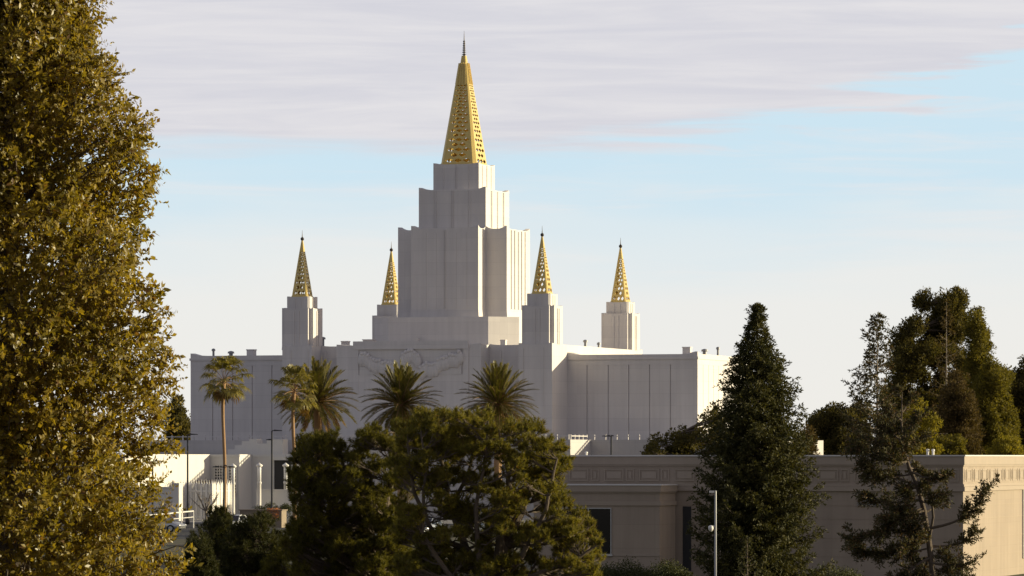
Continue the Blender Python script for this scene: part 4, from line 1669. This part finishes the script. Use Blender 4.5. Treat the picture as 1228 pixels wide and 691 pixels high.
# --- far trees: leaf masses on limbs
def mass_tree(name, label, px, ytop, Y0, lobes, lmat, bmat, leaf=.34, dens=1.0, cat='tree', group=None, base_z=0.0, trunk_r=.3):
    """lobes: (px, py, dY, rx px, rz px)"""
    s = F / Y0
    b0 = at(px, 0, Y0)
    root = tree_root(name, label, (b0.x, Y0, base_z), cat, group)
    mb = MB()
    top = at(px, ytop, Y0) - root.location
    tp = curve((0, 0, -.1), (top.x, 0, top.z - .5), 8, 0, .006)
    mb.tube(tp, [trunk_r * (1 - i / 8) + .03 for i in range(9)], 8)
    sp = Soup()
    for (x, y, d_, rx, rz) in lobes:
        c = at(x, y, Y0 + d_) - root.location
        rxm, rzm = rx / s, rz / s
        st = min(tp, key=lambda p: abs(p.z - (c.z - rxm * .6)))
        mb.tube(curve(st, c, 4, .03, .02), [.10, .08, .06, .05, .03], 5, False)
        area = 4 * math.pi * (rxm * rxm + 2 * rxm * rzm) / 3
        ns = max(4, int(area * 1.5))                            # sub clumps on the lobe
        u = rand_unit(ns)
        C = np.array(c) + u * np.array([rxm, rxm, rzm]) * rng.uniform(.6, 1.08, (ns, 1))
        rc = rng.uniform(.40, .80, ns) * min(1.0, (rxm + rzm) / 2.2)
        for i in range(0, ns, 2):
            mb.tube([c, (c + Vector(C[i])) / 2 + Vector((0, 0, .1)), C[i]], [.04, .03, .012], 4, False)
        k = max(12, int(50 * dens))
        w = rand_unit(ns * k)
        P = np.repeat(C, k, 0) + w * np.repeat(rc, k)[:, None] * rng.uniform(.5, 1.05, (ns * k, 1))
        d = norm(w + .8 * rand_unit(ns * k) + np.array([0, 0, .25]))
        l_ = rng.uniform(.65, 1.2, ns * k) * leaf
        sp.add(leaves(P, d, norm(w + rand_unit(ns * k)), l_, l_ * .5, .1))
    mb.build('trunk', bmat, root)
    sp.build('crown', lmat, root)
    return root


def lobes_in(outline, n, r0, r1, dmax, seed, asp=1.0, gap=.5, shrink=.8):
    cl = fill_clumps(outline, n, r0, r1, dmax, seed, (), gap)
    return [(x, y, d, r, r * asp) for x, y, d, r in cl]


# tall dark group at the right
mass_tree('dark_tree', 'tall dark many-topped evergreen towering behind the low building at right', 1105, 360, 600,
          lobes_in([(1050, 545), (1054, 470), (1058, 420), (1070, 408), (1076, 385), (1088, 375), (1092, 356), (1108, 344), (1116, 354), (1126, 356), (1134, 342), (1152, 346), (1160, 366), (1159, 410), (1168, 470), (1160, 545)], 150, 6, 12, 4.5, 41, 1.2, .40),
          L['far_dark'], M['bark'], .36, cat='evergreen')
mass_tree('dark_tree', 'narrow pointed evergreen at the right shoulder of the tall dark tree', 1176, 362, 590,
          lobes_in([(1152, 545), (1158, 430), (1160, 390), (1163, 364), (1172, 357), (1181, 380), (1188, 412), (1188, 460), (1190, 545)], 60, 6, 9, 2.5, 42, 1.4, .42),
          L['far_olive'], M['bark'], .34, cat='evergreen')
mass_tree('olive_tree', 'rounded olive-green tree filling the slope below the narrow evergreen', 1190, 432, 570,
          lobes_in([(1150, 545), (1165, 490), (1175, 450), (1190, 430), (1205, 436), (1212, 455), (1218, 500), (1226, 545)], 70, 7, 13, 4, 43, .9, .42),
          L['far_olive'], M['bark'], .34)
mass_tree('dark_tree', 'dark rounded tree cut by the right edge of the photograph', 1236, 438, 610,
          lobes_in([(1184, 545), (1190, 470), (1198, 442), (1214, 431), (1240, 433), (1262, 450), (1275, 545)], 80, 9, 15, 3.5, 44, .9, .42),
          L['far_dark'], M['bark'], .34)
mass_tree('brown_tree', 'reddish-brown withering tree low in front of the tall dark tree', 1150, 455, 548,
          lobes_in([(1122, 545), (1128, 490), (1140, 455), (1155, 450), (1172, 480), (1180, 545)], 36, 8, 13, 2.5, 45, 1.0, .45),
          L['far_brown'], M['bark_red'], .32)
b0 = at(1135, 0, 562); hp = at(0, 358, 562).z
pr = [(at(0, py, 562).z / hp, w * 562 / F) for py, w in ((600, 24), (540, 24), (480, 22), (430, 16), (395, 9), (358, 2))]
conifer('bare_conifer', 'half-bare brown conifer with a pale straight trunk before the tall dark tree', (b0.x, 562, 0), hp, pr, L['far_brown'], M['bark_pale'], 120, 32,
        droop=.1, tipup=.2, leaf=(.34, .12), bl=.9, dens=.5, r_tr=.20, gaps=.42, vary=.4, twig_step=.34, z_first=.25)
for k, (a, t, rr, lb) in enumerate(((1098, 482, 30, 'round yellow-green tree lit by the sun beside the thin conifer'), (1080, 512, 22, 'small yellow-green bush tree left of the paired roof vents'),
                                (1140, 518, 22, 'yellow-green bush tree above the corner of the low building'), (1205, 522, 24, 'low yellow-green tree above the sunlit flank at the right edge'))):
    mass_tree('yellow_green_tree', lb, a, t, 470 + 8 * k,
              lobes_in([(a - rr, 552), (a - rr * .9, t + 26), (a - rr * .3, t), (a + rr * .5, t + 2), (a + rr, t + 22), (a + rr * 1.05, 552)], 26, rr * .26, rr * .42, 2, 50 + k, .85, .42),
              L['far_yellow'] if k != 2 else L['far_olive'], M['bark'], .30, group='sunlit trees behind the low building')
mass_tree('dark_tree', 'low dark broad tree on the skyline right of the spruce', 1005, 486, 640,
          lobes_in([(968, 552), (972, 505), (985, 488), (1015, 490), (1032, 488), (1045, 510), (1045, 552)], 50, 8, 13, 3, 46, .85, .42),
          L['far_dark'], M['bark'], .36)
mass_tree('brown_tree', 'small rusty brown tree between the spruce and the dark skyline tree', 968, 508, 430,
          lobes_in([(950, 552), (952, 525), (963, 508), (974, 515), (982, 552)], 18, 5, 9, 1.3, 47, 1.0, .42),
          L['far_brown'], M['bark_red'], .26)
mass_tree('shrub_tree', 'grey-green bushy tree left of the spruce before the temple wing', 818, 512, 380,
          lobes_in([(768, 560), (776, 530), (792, 516), (815, 514), (832, 506), (850, 495), (868, 490), (880, 560)], 60, 7, 12, 2, 48, .8, .42),
          L['far_dark'], M['bark'], .24)
mass_tree('dark_conifer', 'dark tree at the outer corner of the left temple wing', 216, 474, 560,
          lobes_in([(196, 560), (200, 500), (208, 478), (218, 472), (226, 490), (232, 560)], 30, 6, 11, 2, 49, 1.3, .42),
          L['far_dark'], M['bark'], .34)


# --- palms
def date_palm(label, px, pyc, Y0, rpx, seed, yb=None, skirt=True):
    rd = random.Random(seed)
    s = F / Y0
    c = at(px, pyc, Y0)
    root = tree_root('date_palm', label, (c.x, Y0, 0), 'palm tree', 'date palms before the temple')
    mb = MB()
    h = c.z
    pts = [Vector((0, 0, h * i / 14)) for i in range(15)]
    mb.tube(pts, [.36 + (.05 if i % 2 else 0) for i in range(13)] + [.50, .42], 12)
    mb.build('trunk', M['palm_trunk'], root)
    sp, dead = Soup(), Soup()
    st = MB()
    nf = 88
    for f in range(nf):
        q = f / nf
        el = R(86 - 125 * q ** 1.0) + rd.uniform(-.1, .1)           # upright in the middle, hanging outside
        az = f * 2.39996 + rd.uniform(-.2, .2)
        ln = rpx / s * rd.uniform(1.0, 1.2) * (1.0 if q < .8 else .9)
        d = Vector((math.cos(az) * math.cos(el), math.sin(az) * math.cos(el), math.sin(el)))
        p = Vector((d.x * .25, d.y * .25, h + .1))
        n = 11
        P = [p.copy()]
        for k in range(n):
            bend = .022 + .085 * (k / n) ** 1.2 * max(.15, math.cos(el)) + .02
            d = (d + Vector((0, 0, -bend))).normalized()
            p = p + d * (ln / n)
            P.append(p.copy())
        is_dead = q > .90
        st.tube(P, [.045 * (1 - k / (n + 1)) + .008 for k in range(n + 1)], 4, False)
        m = 60
        t = np.repeat(np.linspace(.10, 1, m), 2)
        sgn = np.tile([1, -1], m)
        Pa = np.array([list(v) for v in P])
        ti = np.clip(t * n, 0, n - 1e-4); i = ti.astype(int); fr_ = (ti - i)[:, None]
        Q = Pa[i] * (1 - fr_) + Pa[i + 1] * fr_
        dirn = norm(Pa[i + 1] - Pa[i])
        up = np.array([0, 0, 1.0])
        side = norm(np.cross(dirn, np.tile(up, (len(t), 1))) + 1e-3)
        nrm = np.cross(side, dirn)
        D = norm(dirn * 1.0 + side * sgn[:, None] * .55 + nrm * .22 + .07 * rng.normal(size=(len(t), 3)))
        ll = ln * .20 * np.sin(np.clip(t, .12, 1) * np.pi * .9 + .12) * rng.uniform(.8, 1.15, len(t)) + .08
        (dead if is_dead else sp).add(leaves(Q, D, nrm + .2 * rand_unit(len(t)), ll, np.full(len(t), .075), .05, .35))
    sp.build('crown', L['palm'], root)
    dead.build('dry_fronds', L['palm_dead'], root)
    st.build('frond_stems', M['palm_trunk'], root)
    # orange fruit stalks
    fs = Soup()
    n = 500
    for k in range(3):
        a = rd.uniform(-1.2, .6)
        cc = np.array([.5 * math.cos(a), -.55 + .2 * k * 0, h + .35 + .25 * k])
        P = cc + rng.normal(size=(n, 3)) * np.array([.16, .16, .30])
        fs.add(leaves(P, rand_unit(n) + [0, 0, -.5], rand_unit(n), .13, .05))
    fs.build('fruit_stalk', M['orange'] if False else L['palm_dead'], root)
    return root


date_palm('date palm with a lit full crown just right of the shorter fan palm', 381, 484, 452, 46, 61)
date_palm('date palm in the middle of the row, left of the temple frieze centre', 481, 487, 446, 45, 62)
date_palm('shaded date palm at the right end of the palm row', 597, 486, 446, 44, 63)


def fan_palm(label, px, pyc, Y0, rpx, seed):
    rd = random.Random(seed)
    s = F / Y0
    c = at(px, pyc, Y0)
    root = tree_root('fan_palm', label, (c.x, Y0, 0), 'palm tree', 'fan palms before the temple')
    h = c.z
    mb = MB()
    mb.tube([Vector((.18 * math.sin(i * .5) * i / 12, 0, h * i / 12)) for i in range(13)], [.26, .21, .18] + [.16] * 8 + [.19, .22], 12)
    mb.build('trunk', M['palm_trunk'], root)
    tx = .18 * math.sin(6.0)
    sp, dead = Soup(), Soup()
    st = MB()
    nf = 30
    for f in range(nf):
        q = f / nf
        el = R(84 - 128 * q) + rd.uniform(-.18, .18)
        az = f * 2.39996 + rd.uniform(-.3, .3)
        ln = rpx / s * rd.uniform(.46, .74)
        d = Vector((math.cos(az) * math.cos(el), math.sin(az) * math.cos(el), math.sin(el)))
        p = Vector((tx, 0, h))
        P = [p.copy()]
        for k in range(5):
            d = (d + Vector((0, 0, -.05 - .03 * k))).normalized()
            p = p + d * ln / 5
            P.append(p.copy())
        st.tube(P, [.035, .03, .027, .024, .02, .018], 4, False)
        side = d.cross(Vector((0, 0, 1)))
        if side.length < .05: side = Vector((1, 0, 0))
        side.normalize()
        nrm = side.cross(d)
        k = 26
        an = np.linspace(-1.9, 1.9, k)
        D = np.array(d)[None] * np.cos(an)[:, None] + np.array(side)[None] * np.sin(an)[:, None]
        D = norm(D + np.array(nrm)[None] * .15 + .06 * rng.normal(size=(k, 3)))
        r_ = rpx / s * rd.uniform(.40, .50)
        l1 = r_ * (1 - .18 * np.abs(an) / 1.9) * .62
        base = np.tile(np.array(P[-1]), (k, 1))
        sink = dead if q > .93 else sp
        sink.add(leaves(base, D, np.tile(np.array(nrm), (k, 1)), l1 * 1.05, l1 * .20, .04, .8))
        # drooping segment tips
        tip = base + D * (l1 * .85)[:, None]
        D2 = norm(D * .7 + np.array([0, 0, -.75]) + .15 * rng.normal(size=(k, 3)))
        sink.add(leaves(tip, D2, np.tile(np.array(nrm), (k, 1)), l1 * .75, l1 * .13, .04, .25))
    sp.build('crown', L['fan'], root)
    dead.build('dry_fronds', L['palm_dead'], root)
    st.build('frond_stems', M['palm_trunk'], root)
    return root


fan_palm('tallest slender fan palm standing alone before the left wing', 269, 457, 430, 38, 71)
fan_palm('shorter fan palm standing against the left side of a date palm', 353, 470, 436, 36, 72)


# --- shrubs and hedges
def shrub(name, label, px, py, Y0, w, hpx, lmat, n=2600, leaf=.12, cat='shrub', group=None, depth=None):
    s = F / Y0
    b = at(px, py, Y0)
    root = tree_root(name, label, (b.x, Y0, 0), cat, group)
    rx = w / s / 2
    ry = depth or rx
    zt = b.z
    hh = hpx / s
    sp = Soup()
    k = max(6, int(rx * ry * 10))
    cc = np.c_[rng.uniform(-rx * .8, rx * .8, k), rng.uniform(-ry * .7, ry * .7, k), np.zeros(k)]
    edge = 1 - (cc[:, 0] / rx) ** 2 * .55
    cc[:, 2] = zt - hh * .35 * rng.uniform(.6, 1.2, k) - hh * (1 - edge) * .5
    per = max(40, n // k)
    u = rand_unit(k * per)
    u[:, 2] = np.abs(u[:, 2]) * 1.2 - .4
    sc_ = min(rx, ry, hh * .45)
    P = np.repeat(cc, per, 0) + u * sc_ * rng.uniform(.5, 1.0, (k * per, 1)) * .8
    P2 = np.c_[rng.uniform(-rx, rx, n), rng.uniform(-ry, ry, n), rng.uniform(max(.05, zt - hh) if Y0 > 346 else -.4, zt - hh * .25, n)]
    P = np.r_[P, P2]
    P = P[P[:, 2] > (.02 if Y0 > 346 else -.43)]
    m = len(P)
    sp.add(leaves(P, rand_unit(m) + [0, 0, .5], rand_unit(m), rng.uniform(.7, 1.3, m) * leaf, leaf * .5, .1))
    sp.build('foliage', lmat, root)
    mb = MB()
    for i in range(min(k, 12)):
        mb.tube([(cc[i, 0] * .3, cc[i, 1] * .3, 0 if Y0 > 346 else -.5), (cc[i, 0] * .7, cc[i, 1] * .7, cc[i, 2] * .6), tuple(cc[i])], [.03, .02, .01], 5, False)
    mb.build('stem', M['bark'], root)
    return root


shrub('rusty_shrub', 'round rust-brown shrub behind the ornamental fence', 249, 573, 481, 36, 42, L['hedge_rust'], 3200, .13)
shrub('rusty_shrub', 'low straggly rust-green shrub on the garden wall by the large leafy tree', 178, 577, 470, 30, 45, L['hedge_rust'], 2200, .13)
shrub('rusty_shrub', 'low olive shrub before the sunlit white wall, left of the tall lamp post', 210, 575, 462, 28, 45, L['hedge'], 2200, .13)
shrub('dark_hedge', 'clipped dark hedge along the foot of the low pale wall', 330, 600, 448, 54, 30, L['hedge'], 2600, .12, 'hedge', depth=.7)
for i, (px, w, py, lb) in enumerate(((748, 60, 670, 'dark hedge under the wide window of the low building'), (800, 60, 672, 'dark hedge below the projecting corner of the low building'),
                                     (1000, 70, 676, 'dark hedge between the spruce and the sparse cedar'))):
    shrub('dark_hedge', lb, px, py, 236 + 3 * i, w, 60, L['hedge'], 5200, .10, 'hedge', depth=1.3)


def bare_tree(label, px, pyt, Y0, wpx, seed, ybase=622):
    rd = random.Random(seed)
    s = F / Y0
    t = at(px, pyt, Y0)
    root = tree_root('bare_tree', label, (t.x, Y0, 0), 'tree', 'pruned bare trees of the car park')
    mb = MB()
    h = t.z
    w = wpx / s / 2
    fork = h * .45
    mb.tube([(0, 0, 0), (.03, 0, fork * .5), (0, 0, fork)], [.13, .11, .10], 8)
    for k in range(12):
        a = k * 2.39996
        r = w * rd.uniform(.45, 1.0)
        e = Vector((r * math.cos(a), r * math.sin(a), h - rd.uniform(0, .5) * (h - fork) * (r / w)))
        c = curve((0, 0, fork - .05), e, 5, -.06, .03)
        mb.tube(c, [.07, .06, .05, .04, .035, .045], 6)
        for j in range(5):
            b = c[rd.randint(3, 5)]
            mb.tube(curve(b, b + Vector((rd.uniform(-.5, .5), rd.uniform(-.5, .5), rd.uniform(.1, .6))), 3, .03, .05), [.022, .018, .014, .008], 4, False)
    mb.build('trunk', M['bark_pale'], root)


bare_tree('pruned bare tree with spreading pale branches before the ornamental fence', 247, 592, 440, 34, 81)
bare_tree('small pruned bare tree beside the garden wall pier', 198, 601, 425, 18, 82)
